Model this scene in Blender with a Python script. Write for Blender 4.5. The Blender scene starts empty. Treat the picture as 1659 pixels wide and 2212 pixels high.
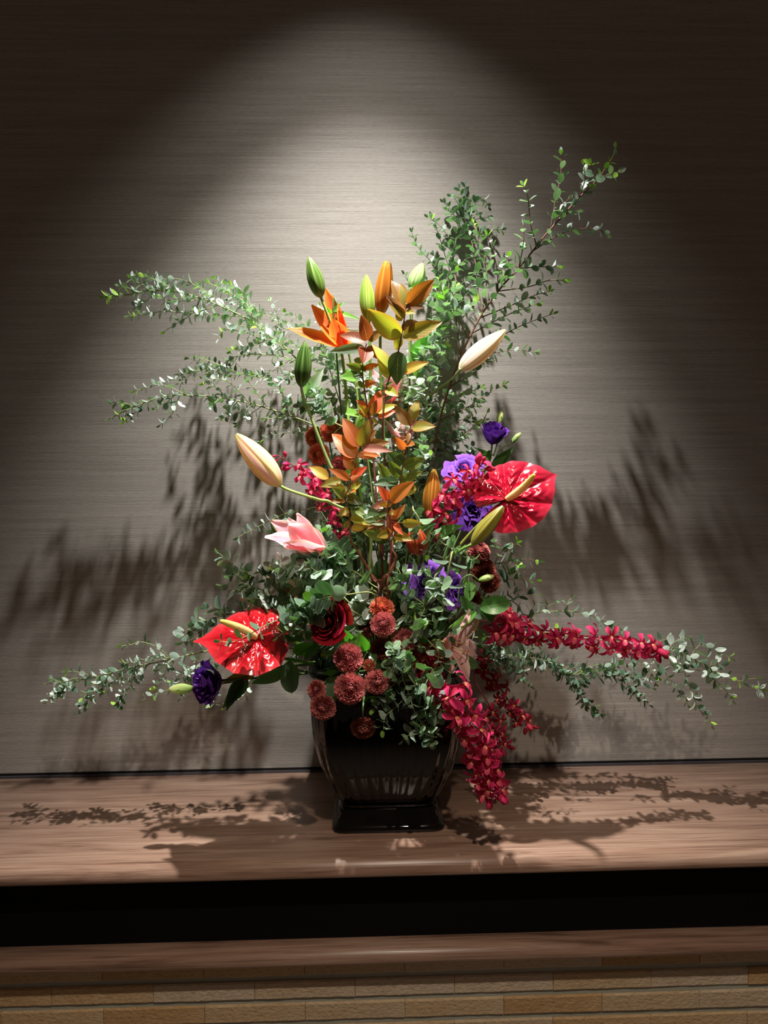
import bpy, math, random
import numpy as np
from mathutils import Vector, Matrix
random.seed(7)
SC = bpy.context.scene
COL = SC.collection
R = math.radians
# ------------------------------------------------------------ camera
F = 1597.0; CX, CY = 829.5, 1106.0
CAM = Vector((-0.055, -2.0, 0.85))
YAW, PITCH, ROLL = R(1.74), math.atan(106 / F), 0.0088
fw = Vector((math.sin(YAW) * math.cos(PITCH), math.cos(YAW) * math.cos(PITCH), -math.sin(PITCH)))
rt = Vector((math.cos(YAW), -math.sin(YAW), 0)); up = rt.cross(fw)
rt2 = rt * math.cos(ROLL) - up * math.sin(ROLL); up2 = up * math.cos(ROLL) + rt * math.sin(ROLL)
cd = bpy.data.cameras.new('camera'); cam = bpy.data.objects.new('camera', cd); COL.objects.link(cam)
cd.sensor_fit = 'VERTICAL'; cd.sensor_height = 36; cd.lens = 36 * F / 2212; cd.clip_start = .05
mw = Matrix.Identity(4)
for i in range(3):
    mw[i][0] = rt2[i]; mw[i][1] = up2[i]; mw[i][2] = -fw[i]; mw[i][3] = CAM[i]
cam.matrix_world = mw; SC.camera = cam

def P(px, py, w):
    """point w cm in front of the wallpapered wall that the photograph shows at pixel px,py"""
    d = fw * F + rt2 * (px - CX) - up2 * (py - CY)
    t = (-w / 100.0 - CAM.y) / d.y
    return CAM + d * t
# ------------------------------------------------------------ world, lights, exposure
W = bpy.data.worlds.new('world'); SC.world = W; W.use_nodes = True
W.node_tree.nodes['Background'].inputs[0].default_value = (1, .68, .50, 1)
W.node_tree.nodes['Background'].inputs[1].default_value = .05
SC.view_settings.view_transform = 'Standard'; SC.view_settings.look = 'None'
SC.view_settings.exposure = 0; SC.view_settings.gamma = 1; SC.view_settings.use_curve_mapping = False
SC.cycles.max_bounces = 8; SC.cycles.transparent_max_bounces = 4

def spot(loc, aim, energy, size, blend, rad, col=(1, .93, .84)):
    l = bpy.data.lights.new('downlight', 'SPOT'); o = bpy.data.objects.new('downlight', l); COL.objects.link(o)
    o.location = loc; o.rotation_euler = (Vector(aim) - Vector(loc)).to_track_quat('-Z', 'Y').to_euler()
    l.energy = energy; l.spot_size = R(size); l.spot_blend = blend; l.shadow_soft_size = rad; l.color = col
    return o
LA = (-.04, -.60, 2.5)
spot(LA, (-.04, -.60 + 2.5 * math.tan(R(7)), 0), 380, 67, 1, .022, (1, .97, .91))
spot(LA, (-.04, -.60 + 2.5 * math.tan(R(10)), 0), 19, 85, .6, .022, (1, .95, .88))
spot((.22, -2.03, 2.42), (.1, -.62, -.4), 125, 56, .8, .03, (1, .83, .66))
# ------------------------------------------------------------ materials
MATS = {}
def mat(name):
    m = bpy.data.materials.new(name); m.use_nodes = True
    nt = m.node_tree; b = nt.nodes['Principled BSDF']; MATS[name] = m
    return m, nt, b
def N(nt, t, **k):
    n = nt.nodes.new(t)
    for a, v in k.items(): setattr(n, a, v)
    return n
def ramp(nt, stops):
    r = N(nt, 'ShaderNodeValToRGB'); e = r.color_ramp.elements
    while len(e) < len(stops): e.new(.5)
    for i, (p, c) in enumerate(stops): e[i].position = p; e[i].color = (*c, 1)
    return r
def mapped(nt, scale, kind='Object'):
    tc = N(nt, 'ShaderNodeTexCoord'); mp = N(nt, 'ShaderNodeMapping'); mp.inputs['Scale'].default_value = scale
    nt.links.new(tc.outputs[kind], mp.inputs[0]); return mp
def noise(nt, vec, scale, detail=3, rough=.5):
    n = N(nt, 'ShaderNodeTexNoise'); n.inputs['Scale'].default_value = scale; n.inputs['Detail'].default_value = detail
    n.inputs['Roughness'].default_value = rough; nt.links.new(vec.outputs[0], n.inputs['Vector']); return n
def bump(nt, src, b, strength, dist):
    bp = N(nt, 'ShaderNodeBump'); bp.inputs['Strength'].default_value = strength; bp.inputs['Distance'].default_value = dist
    nt.links.new(src, bp.inputs['Height']); nt.links.new(bp.outputs[0], b.inputs['Normal']); return bp

def m_wallpaper():
    m, nt, b = mat('wallpaper'); L = nt.links.new
    a = noise(nt, mapped(nt, (5, 1, 520)), 1, 3, .7)
    c = noise(nt, mapped(nt, (60, 1, 900)), 1, 2, .6)
    d = noise(nt, mapped(nt, (.8, 1, 70)), 1, 2, .6)
    mx = N(nt, 'ShaderNodeMath', operation='MULTIPLY_ADD'); L(a.outputs[0], mx.inputs[0]); mx.inputs[1].default_value = .6
    m2 = N(nt, 'ShaderNodeMath', operation='MULTIPLY'); L(c.outputs[0], m2.inputs[0]); m2.inputs[1].default_value = .4
    L(m2.outputs[0], mx.inputs[2])
    r = ramp(nt, [(.30, (.20, .175, .155)), (.46, (.31, .28, .255)), (.60, (.38, .355, .325)), (.74, (.54, .52, .48))])
    L(mx.outputs[0], r.inputs[0])
    mm = N(nt, 'ShaderNodeMix', data_type='RGBA', blend_type='MULTIPLY'); mm.inputs[0].default_value = .3
    r2 = ramp(nt, [(.35, (.72, .72, .72)), (.65, (1.25, 1.25, 1.25))]); L(d.outputs[0], r2.inputs[0])
    L(r.outputs[0], mm.inputs[6]); L(r2.outputs[0], mm.inputs[7]); L(mm.outputs[2], b.inputs['Base Color'])
    b.inputs['Roughness'].default_value = .62; b.inputs['Specular IOR Level'].default_value = .35
    bump(nt, mx.outputs[0], b, .35, .002)
m_wallpaper()

def m_wood():
    m, nt, b = mat('walnut_wood'); L = nt.links.new
    mp = mapped(nt, (1.1, 18, 18)); n1 = noise(nt, mp, 2.2, 5, .62); n1.inputs['Distortion'].default_value = .7
    n2 = noise(nt, mapped(nt, (5, 260, 260)), 1, 3, .6)
    r = ramp(nt, [(.28, (.12, .068, .048)), (.42, (.30, .18, .13)), (.60, (.40, .262, .195)), (.78, (.50, .35, .27))])
    L(n1.outputs[0], r.inputs[0])
    r2 = ramp(nt, [(.30, (.5, .45, .42)), (.5, (1, 1, 1)), (.7, (1.1, 1.1, 1.1))]); L(n2.outputs[0], r2.inputs[0])
    mm = N(nt, 'ShaderNodeMix', data_type='RGBA', blend_type='MULTIPLY'); mm.inputs[0].default_value = .8
    L(r.outputs[0], mm.inputs[6]); L(r2.outputs[0], mm.inputs[7]); L(mm.outputs[2], b.inputs['Base Color'])
    b.inputs['Roughness'].default_value = .36; b.inputs['Specular IOR Level'].default_value = .75
    bump(nt, n2.outputs[0], b, .25, .0012)
m_wood()

def plain(name, col, rough=.5, spec=.5, coat=0, metal=0):
    m, nt, b = mat(name); b.inputs['Base Color'].default_value = (*col, 1); b.inputs['Roughness'].default_value = rough
    b.inputs['Specular IOR Level'].default_value = spec; b.inputs['Metallic'].default_value = metal
    if coat: b.inputs['Coat Weight'].default_value = coat; b.inputs['Coat Roughness'].default_value = .05
    n = noise(nt, mapped(nt, (30, 30, 30)), 3, 3); bump(nt, n.outputs[0], b, .01 if 'black' in name else .05, .001)
    return m
plain('black_panel', (.0035, .003, .003), .7, .15)
plain('trim_metal', (.10, .10, .115), .35, .5, 0, .6)
plain('black_gap', (.012, .01, .009), .8, .1)
plain('mortar', (.42, .44, .38), .85, .2)
plain('black_glaze', (.0025, .002, .002), .05, .55, 0)
plain('foam', (.03, .06, .03), .95, .1)
plain('floor_stone', (.12, .09, .07), .6, .3)

def m_brick():
    m, nt, b = mat('brick_tile'); L = nt.links.new
    g = N(nt, 'ShaderNodeNewGeometry'); oi = N(nt, 'ShaderNodeObjectInfo')
    n0 = noise(nt, mapped(nt, (5, 9, 9)), 1.5, 3, .6)
    ad = N(nt, 'ShaderNodeMath', operation='MULTIPLY_ADD'); L(oi.outputs['Random'], ad.inputs[0]); ad.inputs[1].default_value = .55
    m3 = N(nt, 'ShaderNodeMath', operation='MULTIPLY'); L(n0.outputs[0], m3.inputs[0]); m3.inputs[1].default_value = .5
    L(m3.outputs[0], ad.inputs[2])
    r = ramp(nt, [(.2, (.60, .38, .18)), (.42, (.70, .50, .28)), (.62, (.70, .55, .37)), (.85, (.74, .62, .48))]); L(ad.outputs[0], r.inputs[0])
    n1 = noise(nt, mapped(nt, (55, 90, 90)), 1.6, 4, .7)
    r2 = ramp(nt, [(.30, (.55, .5, .45)), (.45, (1, 1, 1))]); L(n1.outputs[0], r2.inputs[0])
    mm = N(nt, 'ShaderNodeMix', data_type='RGBA', blend_type='MULTIPLY'); mm.inputs[0].default_value = .6
    L(r.outputs[0], mm.inputs[6]); L(r2.outputs[0], mm.inputs[7]); L(mm.outputs[2], b.inputs['Base Color'])
    b.inputs['Roughness'].default_value = .8; b.inputs['Specular IOR Level'].default_value = .2
    bump(nt, n1.outputs[0], b, .9, .006)
m_brick()

def m_plant(name, rough=.45, trans=.3, tint=(1, 1, 1), coat=0, spec=.4, vein=0, backpale=0, bumpy=0):
    """petal / leaf surface: the mesh carries its own colour attribute; part of the light passes through"""
    m, nt, b = mat(name); L = nt.links.new
    at = N(nt, 'ShaderNodeAttribute', attribute_name='Col'); oi = N(nt, 'ShaderNodeObjectInfo')
    hs = N(nt, 'ShaderNodeHueSaturation'); L(at.outputs['Color'], hs.inputs['Color'])
    mr = N(nt, 'ShaderNodeMapRange'); L(oi.outputs['Random'], mr.inputs[0]); mr.inputs[3].default_value = .82; mr.inputs[4].default_value = 1.18
    L(mr.outputs[0], hs.inputs['Value'])
    mh = N(nt, 'ShaderNodeMapRange'); L(oi.outputs['Random'], mh.inputs[0]); mh.inputs[3].default_value = .508; mh.inputs[4].default_value = .492
    L(mh.outputs[0], hs.inputs['Hue'])
    colsrc = hs.outputs[0]
    if vein:
        tc = N(nt, 'ShaderNodeTexCoord'); sp = N(nt, 'ShaderNodeSeparateXYZ'); L(tc.outputs['UV'], sp.inputs[0])
        def M(op, a, bb, cl=False):
            n = N(nt, 'ShaderNodeMath', operation=op); n.use_clamp = cl
            for i, x in enumerate((a, bb)):
                if isinstance(x, (int, float)): n.inputs[i].default_value = x
                else: L(x, n.inputs[i])
            return n.outputs[0]
        av = M('ABSOLUTE', M('SUBTRACT', sp.outputs[1], .5), 0)
        mid = M('SUBTRACT', 1, M('MULTIPLY', av, 38), True)
        fr = M('FRACT', M('MULTIPLY', M('SUBTRACT', sp.outputs[0], M('MULTIPLY', av, .75)), 7.0), 0)
        side = M('MULTIPLY', M('SUBTRACT', 1, M('MULTIPLY', M('ABSOLUTE', M('SUBTRACT', fr, .5), 0), 14), True), .55)
        v = M('MULTIPLY', M('MAXIMUM', mid, side), vein)
        mm = N(nt, 'ShaderNodeMix', data_type='RGBA'); L(v, mm.inputs[0]); L(colsrc, mm.inputs[6]); mm.inputs[7].default_value = (.62, .52, .16, 1)
        colsrc = mm.outputs[2]
        bump(nt, M('SUBTRACT', 1, v), b, .35, .0015)
    L(colsrc, b.inputs['Base Color'])
    b.inputs['Roughness'].default_value = rough; b.inputs['Specular IOR Level'].default_value = spec
    if coat: b.inputs['Coat Weight'].default_value = coat; b.inputs['Coat Roughness'].default_value = .08
    if bumpy:
        n = noise(nt, mapped(nt, (1, 1, 1)), 90, 3); bump(nt, n.outputs[0], b, bumpy, .0015)
    if trans:
        t = N(nt, 'ShaderNodeBsdfTranslucent')
        tm = N(nt, 'ShaderNodeMix', data_type='RGBA', blend_type='MULTIPLY'); tm.inputs[0].default_value = 1
        L(colsrc, tm.inputs[6]); tm.inputs[7].default_value = (*[x * 2.0 for x in tint], 1); L(tm.outputs[2], t.inputs[0])
        ms = N(nt, 'ShaderNodeMixShader'); ms.inputs[0].default_value = trans
        L(b.outputs[0], ms.inputs[1]); L(t.outputs[0], ms.inputs[2]); L(ms.outputs[0], nt.nodes['Material Output'].inputs[0])
    return m
m_plant('eucalyptus_leaf', .40, .11, (.8, 1.35, .4), spec=.5)
m_plant('broad_leaf', .28, .30, (.8, 1.5, .3), spec=.5, vein=.25)
m_plant('autumn_leaf', .42, .34, (1.2, 1.15, .5), spec=.45, vein=.5)
m_plant('petal_soft', .5, .30, (1.1, 1, 1), spec=.3)
m_plant('petal_thick', .35, .18, (1.1, 1.1, .8), spec=.45)
m_plant('petal_velvet', .65, .12, (1, 1, 1), spec=.2)
m_plant('anthurium_red', .20, 0, coat=1, spec=.6, bumpy=.2)
m_plant('stem_skin', .45, 0, spec=.4)
m_plant('spadix_skin', .5, .1, spec=.3, bumpy=.8)

# ------------------------------------------------------------ object helpers
WM = {}
def link(name, data, parent=None, M=None):
    """M is a world matrix; the object gets the local matrix that gives it"""
    o = bpy.data.objects.new(name, data); COL.objects.link(o)
    M = M or Matrix.Identity(4)
    if parent is not None:
        o.parent = parent; o.matrix_basis = WM[parent.name].inverted() @ M
    else: o.matrix_basis = M
    WM[o.name] = M.copy(); return o
USED = set()
def thing(name, label, cat, loc, group=None):
    o = link(name, None, None, Matrix.Translation(loc)); o['label'] = label; o['category'] = cat
    assert label not in USED, label
    USED.add(label)
    assert 4 <= len(label.split()) <= 16, label
    if group: o['group'] = group
    o.empty_display_size = .02
    return o
def mesh(name, V, Fc, mt, C=None, UV=None, smooth=True):
    me = bpy.data.meshes.new(name); me.from_pydata([tuple(v) for v in V], [], Fc)
    if smooth: me.polygons.foreach_set('use_smooth', [True] * len(me.polygons))
    if C is not None:
        a = me.color_attributes.new('Col', 'FLOAT_COLOR', 'POINT')
        c = np.ones((len(V), 4), dtype=np.float32); c[:, :3] = np.asarray(C, dtype=np.float32).reshape(-1, 3)
        a.data.foreach_set('color', c.ravel())
    if UV is not None:
        uv = me.uv_layers.new(name='UVMap'); li = np.empty(len(me.loops), dtype=np.int32); me.loops.foreach_get('vertex_index', li)
        uv.data.foreach_set('uv', np.asarray(UV, dtype=np.float32)[li].ravel())
    me.materials.append(MATS[mt]); me.update(); return me
def frame(pos, y, n, s=1.0):
    """matrix with local Y along y and local Z near n"""
    y = Vector(y).normalized(); n = Vector(n); x = y.cross(n)
    if x.length < 1e-4: x = y.orthogonal()
    x.normalize(); z = x.cross(y)
    M = Matrix.Identity(4)
    for i in range(3): M[i][0] = x[i] * s; M[i][1] = y[i] * s; M[i][2] = z[i] * s; M[i][3] = pos[i]
    return M
def zframe(pos, z, x=(1, 0, 0.01), s=1.0):
    z = Vector(z).normalized(); x = Vector(x); y = z.cross(x)
    if y.length < 1e-4: y = z.orthogonal()
    y.normalize(); x = y.cross(z); M = Matrix.Identity(4)
    for i in range(3): M[i][0] = x[i] * s; M[i][1] = y[i] * s; M[i][2] = z[i] * s; M[i][3] = pos[i]
    return M
def spline(pts, n=6):
    pts = [Vector(p) for p in pts]
    if len(pts) < 3: return [pts[0].lerp(pts[-1], i / n) for i in range(n + 1)]
    out = []
    for i in range(len(pts) - 1):
        p0 = pts[max(i - 1, 0)]; p1 = pts[i]; p2 = pts[i + 1]; p3 = pts[min(i + 2, len(pts) - 1)]
        for k in range(n):
            t = k / n
            out.append(.5 * ((2 * p1) + (p2 - p0) * t + (2 * p0 - 5 * p1 + 4 * p2 - p3) * t * t + (3 * p1 - p0 - 3 * p2 + p3) * t ** 3))
    out.append(pts[-1]); return out
def tube(pts, r0, r1, col, sides=6, col2=None):
    V, Fc, C = [], [], []; n = len(pts); nrm = None
    for i, p in enumerate(pts):
        t = (pts[min(i + 1, n - 1)] - pts[max(i - 1, 0)]).normalized()
        if nrm is None: nrm = t.orthogonal().normalized()
        nrm = (nrm - t * nrm.dot(t)).normalized(); b = t.cross(nrm)
        u = i / (n - 1); r = r0 + (r1 - r0) * u
        c = col if col2 is None else [col[k] + (col2[k] - col[k]) * u for k in range(3)]
        for s in range(sides):
            a = 2 * math.pi * s / sides; V.append(p + nrm * (r * math.cos(a)) + b * (r * math.sin(a))); C.append(c)
    for i in range(n - 1):
        for s in range(sides):
            a = i * sides + s; b2 = i * sides + (s + 1) % sides
            Fc.append((a, b2, b2 + sides, a + sides))
    Fc.append(tuple(range(sides))[::-1]); Fc.append(tuple(range((n - 1) * sides, n * sides)))
    return V, Fc, C
def stem(parent, pts, r0, r1, col, col2=None, name='stem', n=6, sides=6, mt='stem_skin', label=None):
    B = WM[parent.name].translation
    V, Fc, C = tube([p - B for p in spline(pts, n)], r0, r1, col, sides, col2)
    M = Matrix.Translation(B)
    o = link(name, mesh(name, V, Fc, mt, C), parent, M)
    if label: o['label'] = label
    return o
_k = [0]
def mouth(px=None, w=None):
    """a spot in the foam of the vase for the next stem: the stem enters it on the side the head is on"""
    _k[0] += 1; a = _k[0] * 2.399; r = .095 * math.sqrt(((_k[0] * 7) % 23 + .5) / 23)
    x, y = r * math.cos(a), r * math.sin(a)
    if px is not None: x = .5 * x + max(-.06, min(.06, (px - 829) * .0002))
    return Vector((x, -.222 + y, .352))
def D(dx, dz, tow=0): return Vector((dx, -tow, dz)).normalized()
def lerp3(a, b, t): return tuple(a[i] + (b[i] - a[i]) * t for i in range(3))
# ------------------------------------------------------------ leaf / petal sheets
def sheet(name, L, Wd, wf, mt, colf, bend=(0, 0), cup=0, fold=0, ruffle=0, nu=6, nv=4, wave=0, seed=0, twist=0):
    """sheet along +Y, face +Z; wf(u) half-width profile, bend: start and end slope in degrees"""
    rnd = random.Random(seed); V, Fc, C, UV = [], [], [], []; y = z = 0.0; ph = rnd.random() * 6
    for i in range(nu + 1):
        u = i / nu; a = R(bend[0] + (bend[1] - bend[0]) * u)
        if i: y += L / nu * math.cos(a); z += L / nu * math.sin(a)
        hw = Wd / 2 * wf(u)
        for j in range(nv + 1):
            v = -1 + 2 * j / nv; x = v * hw
            h = cup * v * v * hw + fold * abs(v) * hw + ruffle * Wd * math.sin(v * 4.2 + u * 7 + ph) * u * abs(v) + wave * math.sin(u * 6 + ph) * v
            tw = twist * u * v * hw
            V.append((x, y - math.sin(a) * (h + tw), z + math.cos(a) * (h + tw))); C.append(colf(u, v)); UV.append((u, v * .5 + .5))
    for i in range(nu):
        for j in range(nv):
            a = i * (nv + 1) + j; Fc.append((a, a + 1, a + nv + 2, a + nv + 1))
    return mesh(name, V, Fc, mt, C, UV)
w_oval = lambda u: max(.03, math.sin(math.pi * min(1, u * .97 + .015)) ** .55)
w_round = lambda u: max(.05, (1 - abs(2 * u - 1) ** 2.6) ** .5) if 0 < u < 1 else .05
w_ovate = lambda u: max(.02, (math.sin(math.pi * u ** .78)) ** .8 * (1.05 - .25 * u))
w_lance = lambda u: max(.02, math.sin(math.pi * u ** .7) ** .9 * (1.05 - .3 * u))
w_obov = lambda u: max(.10, math.sin(math.pi * min(.985, u ** 1.5 * .93 + .05)) ** .6)
w_tepal = lambda u: max(.04, math.sin(math.pi * (u * .93 + .05) ** .85) ** .65) * (1 - .75 * max(0, u - .75) ** 1.5 * 4 if u > .75 else 1)
# ------------------------------------------------------------ the setting
def boxmesh(name, x0, x1, y0, y1, z0, z1, mt):
    V = [(x, y, z) for x in (x0, x1) for y in (y0, y1) for z in (z0, z1)]
    return mesh(name, V, [(0, 1, 3, 2), (4, 6, 7, 5), (0, 4, 5, 1), (2, 3, 7, 6), (0, 2, 6, 4), (1, 5, 7, 3)], mt, smooth=False)
def struct(name, me, parent=None):
    o = link(name, me, parent)
    if parent is None: o['kind'] = 'structure'
    return o
XL, XR = -2.2, 2.2
wb = struct('wall_back', boxmesh('wall_back', XL, XR, 0, .1, 0.002, 3.0, 'wallpaper'))
struct('floor', boxmesh('floor', XL, XR, -3.6, .1, -1.05, -.9, 'floor_stone'))
t = struct('trim_1', boxmesh('trim_1', XL, XR, -.007, -.0005, .0005, .0065, 'trim_metal'))
struct('trim_2', boxmesh('trim_2', XL, XR, -.003, -.0005, .007, .0125, 'black_gap'))
# ledge: two bull-nosed walnut boards with a black recess panel between
def board(name, yb, yf, zt, th, rad, parent):
    prof = [(yb, zt)]
    for i in range(9):
        a = R(90 * i / 8); prof.append((yf + rad - rad * math.sin(a), zt - rad + rad * math.cos(a)))
    rb = th - rad
    for i in range(1, 7):
        a = R(90 * i / 6); prof.append((yf + rb - rb * math.cos(a), zt - rad - rb * math.sin(a)))
    prof.append((yb, zt - th)); n = len(prof)
    V = [(XL, y, z) for y, z in prof] + [(XR, y, z) for y, z in prof]
    Fc = [(i, (i + 1) % n, (i + 1) % n + n, i + n) for i in range(n)] + [tuple(range(n))[::-1], tuple(range(n, 2 * n))]
    me = mesh(name, V, [f[::-1] for f in Fc], 'walnut_wood')
    for p in me.polygons:
        if abs(p.normal.x) > .9 or (p.normal.z > .999 and len(p.vertices) == 4): p.use_smooth = False
    return link(name, me, parent)
ledge = thing('display_ledge', 'built-in walnut ledge with rounded edges and a black recess, under the black vase', 'shelf', (0, -.22, -.3))
board('top_board', 0, -.472, 0, .038, .030, ledge)
link('recess_panel', boxmesh('recess_panel', XL, XR, -.408, -.39, -.21, -.038, 'black_panel'), ledge)
board('lower_board', -.33, -.460, -.21, .034, .022, ledge)
# brick wall under the ledge
wl = struct('wall_lower', boxmesh('wall_lower', XL, XR, -.400, 0, -.9, -.212, 'mortar'))
rnd = random.Random(3)
def brickmesh(L, Hh, seed):
    r = random.Random(seed); nx = 12; V, Fc = [], []
    for i in range(nx + 1):
        x = L * i / nx; j = lambda: r.uniform(-.0008, .0008)
        for (y, z) in ((0, 0), (-.003, j() + .0006), (-.0052, .003), (-.0052, Hh - .003), (-.003, Hh + j()), (0, Hh)):
            V.append((x, y + r.uniform(-.0007, .0007) * (y < 0), z))
    for i in range(nx):
        for k in range(5):
            a = i * 6 + k; Fc.append((a, a + 1, a + 7, a + 6))
    Fc += [tuple(range(6))[::-1], tuple(range(nx * 6, nx * 6 + 6))]
    me = mesh('brick', V, Fc, 'brick_tile', smooth=False); return me
BM = [brickmesh(.2242, .0417, s) for s in range(6)]
jA = P(983, 2135, 41).x; pitch_b = .2253; RP = .0536
zrow = P(900, 2115, 41).z
for row in range(0, 12):
    zt = zrow + RP - row * RP; x = jA + (0 if row % 2 else -.1127) - pitch_b * 10
    while x < XR - .23:
        if x > XL and (row < 4 or -1.0 < x < 1.0):
            M = Matrix.Translation((x, -.400, zt - .0417)) @ Matrix.Scale(1 + 0 * rnd.random(), 4)
            M.translation.y += rnd.uniform(-.001, .001)
            if zt < -.244 + .043: link('brick', rnd.choice(BM), wl, M)
        x += pitch_b
# ------------------------------------------------------------ vase
vase = thing('vase', 'square black glazed vase with fluted sides, rolled rim and flared foot on the ledge', 'vase', (0, -.222, 0))
def ring_loft(name, prof, mt, flute=0, n=144, exps=None, parent=vase, label=None):
    V, Fc = [], []; m = len(prof)
    for (hw, z, ex, fl) in prof:
        for s in range(n):
            a = 2 * math.pi * s / n; c, q = math.cos(a), math.sin(a)
            r = hw / ((abs(c) ** ex + abs(q) ** ex) ** (1 / ex))
            r -= fl * .7 * (.5 + .5 * math.cos(a * 40)) ** 2
            V.append((r * c, r * q, z))
    for i in range(m - 1):
        for s in range(n):
            a = i * n + s; b = i * n + (s + 1) % n; Fc.append((a, b, b + n, a + n))
    me = mesh(name, V, Fc, mt); o = link(name, me, parent, Matrix.Translation((0, -.222, 0)))
    return o
body = [(.112, .050, 9, 0), (.112, .060, 8, 0), (.120, .066, 6, .001), (.129, .082, 5.4, .002), (.138, .100, 5.2, .003), (.151, .128, 5, .0035), (.162, .157, 4.8, .004),
        (.1725, .198, 4.6, .004), (.178, .232, 4.5, .004), (.180, .262, 4.5, .004), (.180, .300, 4.5, .0035), (.178, .325, 4.5, .0025), (.173, .341, 4.6, .0015), (.166, .351, 5, 0), (.163, .358, 5, 0), (.166, .365, 5, 0)]
ring_loft('body', body, 'black_glaze', n=288)
rim = [(.164, .364, 5, 0)]
for i in range(13):
    a = R(-110 + 290 * i / 12); rim.append((.174 + .0115 * math.cos(a), .378 + .0115 * math.sin(a), 5.5, 0))
rim += [(.160, .36, 5, 0), (.156, .31, 5, 0)]
ring_loft('rim', rim, 'black_glaze')
foot = [(.0, .0, 8, 0), (.126, .0, 12, 0), (.1305, .001, 12, 0), (.132, .005, 12, 0), (.131, .010, 12, 0), (.128, .0135, 12, 0), (.1245, .0175, 12, 0), (.1215, .023, 12, 0), (.1195, .031, 11, 0), (.1185, .042, 10, 0), (.117, .049, 10, 0), (.112, .053, 10, 0), (.0, .052, 8, 0)]
ring_loft('foot', foot, 'black_glaze')
foam = [(.0, .06, 5, 0), (.10, .07, 5, 0), (.13, .16, 5, 0), (.152, .28, 5, 0), (.152, .355, 5, 0), (.0, .362, 5, 0)]
o = ring_loft('floral_foam', foam, 'foam', n=48)

# ------------------------------------------------------------ eucalyptus
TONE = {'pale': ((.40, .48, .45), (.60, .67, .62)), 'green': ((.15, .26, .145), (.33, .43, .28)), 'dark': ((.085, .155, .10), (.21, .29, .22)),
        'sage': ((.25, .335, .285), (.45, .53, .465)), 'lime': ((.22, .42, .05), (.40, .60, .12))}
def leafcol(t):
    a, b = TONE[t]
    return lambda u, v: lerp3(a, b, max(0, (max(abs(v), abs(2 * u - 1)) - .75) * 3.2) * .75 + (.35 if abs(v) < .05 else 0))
EL = {}
for t in TONE:
    EL[t, 'oval'] = [sheet('leaf', 1, .60, w_oval, 'eucalyptus_leaf', leafcol(t), (10, -12), .12, nu=5, nv=4, seed=s) for s in range(2)]
    EL[t, 'round'] = [sheet('leaf', 1, .82, w_round, 'eucalyptus_leaf', leafcol(t), (14, -10), .10 + .08 * s, nu=6, nv=4, seed=s, wave=.03) for s in range(2)]
    EL[t, 'slim'] = [sheet('leaf', 1, .46, w_oval, 'eucalyptus_leaf', leafcol(t), (5, -18), .2, nu=5, nv=4, seed=s) for s in range(2)]
NLEAF = [0]
def leafy(parent, pts, sp, size, shape, tones, rnd, start=.1, tip=.62, spread=62, limetip=.5, B=None):
    """pairs of leaves along a smoothed path"""
    s = spline(pts, 8); ln = [0]
    for a, b in zip(s, s[1:]): ln.append(ln[-1] + (b - a).length)
    tot = ln[-1]; d = start * tot + sp * rnd.random() * .5; az = rnd.random() * 6.28; k = 0
    while d < tot * .995:
        while ln[k + 1] < d: k += 1
        p = s[k].lerp(s[k + 1], (d - ln[k]) / max(1e-9, ln[k + 1] - ln[k])); tg = (s[k + 1] - s[k]).normalized()
        u = d / tot; sc = size * (1 - (1 - tip) * u ** 1.6) * rnd.uniform(.8, 1.15)
        o1 = tg.orthogonal().normalized(); o2 = tg.cross(o1)
        for q in (0, math.pi):
            if rnd.random() < .07: continue
            a = az + q + rnd.uniform(-.25, .25); rad = o1 * math.cos(a) + o2 * math.sin(a)
            sa = R(spread + rnd.uniform(-18, 18)); dr = tg * math.cos(sa) + rad * math.sin(sa)
            nrm = tg * math.sin(sa) - rad * math.cos(sa) + Vector((rnd.uniform(-.5, .5), rnd.uniform(-.5, .5), rnd.uniform(-.5, .5) + .25))
            tn = rnd.choice(tones)
            if u > .88 and rnd.random() < limetip: tn = 'lime'
            link('leaf', rnd.choice(EL[tn, shape]), parent, frame(p + dr * sc * .08, dr, nrm, sc)); NLEAF[0] += 1
        az += math.pi / 2 + rnd.uniform(-.3, .3); d += sp * (1 - .35 * u) * rnd.uniform(.8, 1.2)
    tg = (s[-1] - s[-2]).normalized()
    link('leaf', rnd.choice(EL['lime' if rnd.random() < limetip else tones[0], shape]), parent, frame(s[-1], tg, tg.orthogonal(), size * tip * .8)); NLEAF[0] += 1
SC_STEM = {'g': ((.19, .22, .07), (.36, .42, .17)), 'b': ((.10, .055, .035), (.30, .15, .10)), 'y': ((.22, .26, .09), (.42, .48, .20)), 'd': ((.09, .10, .05), (.16, .19, .09))}
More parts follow.
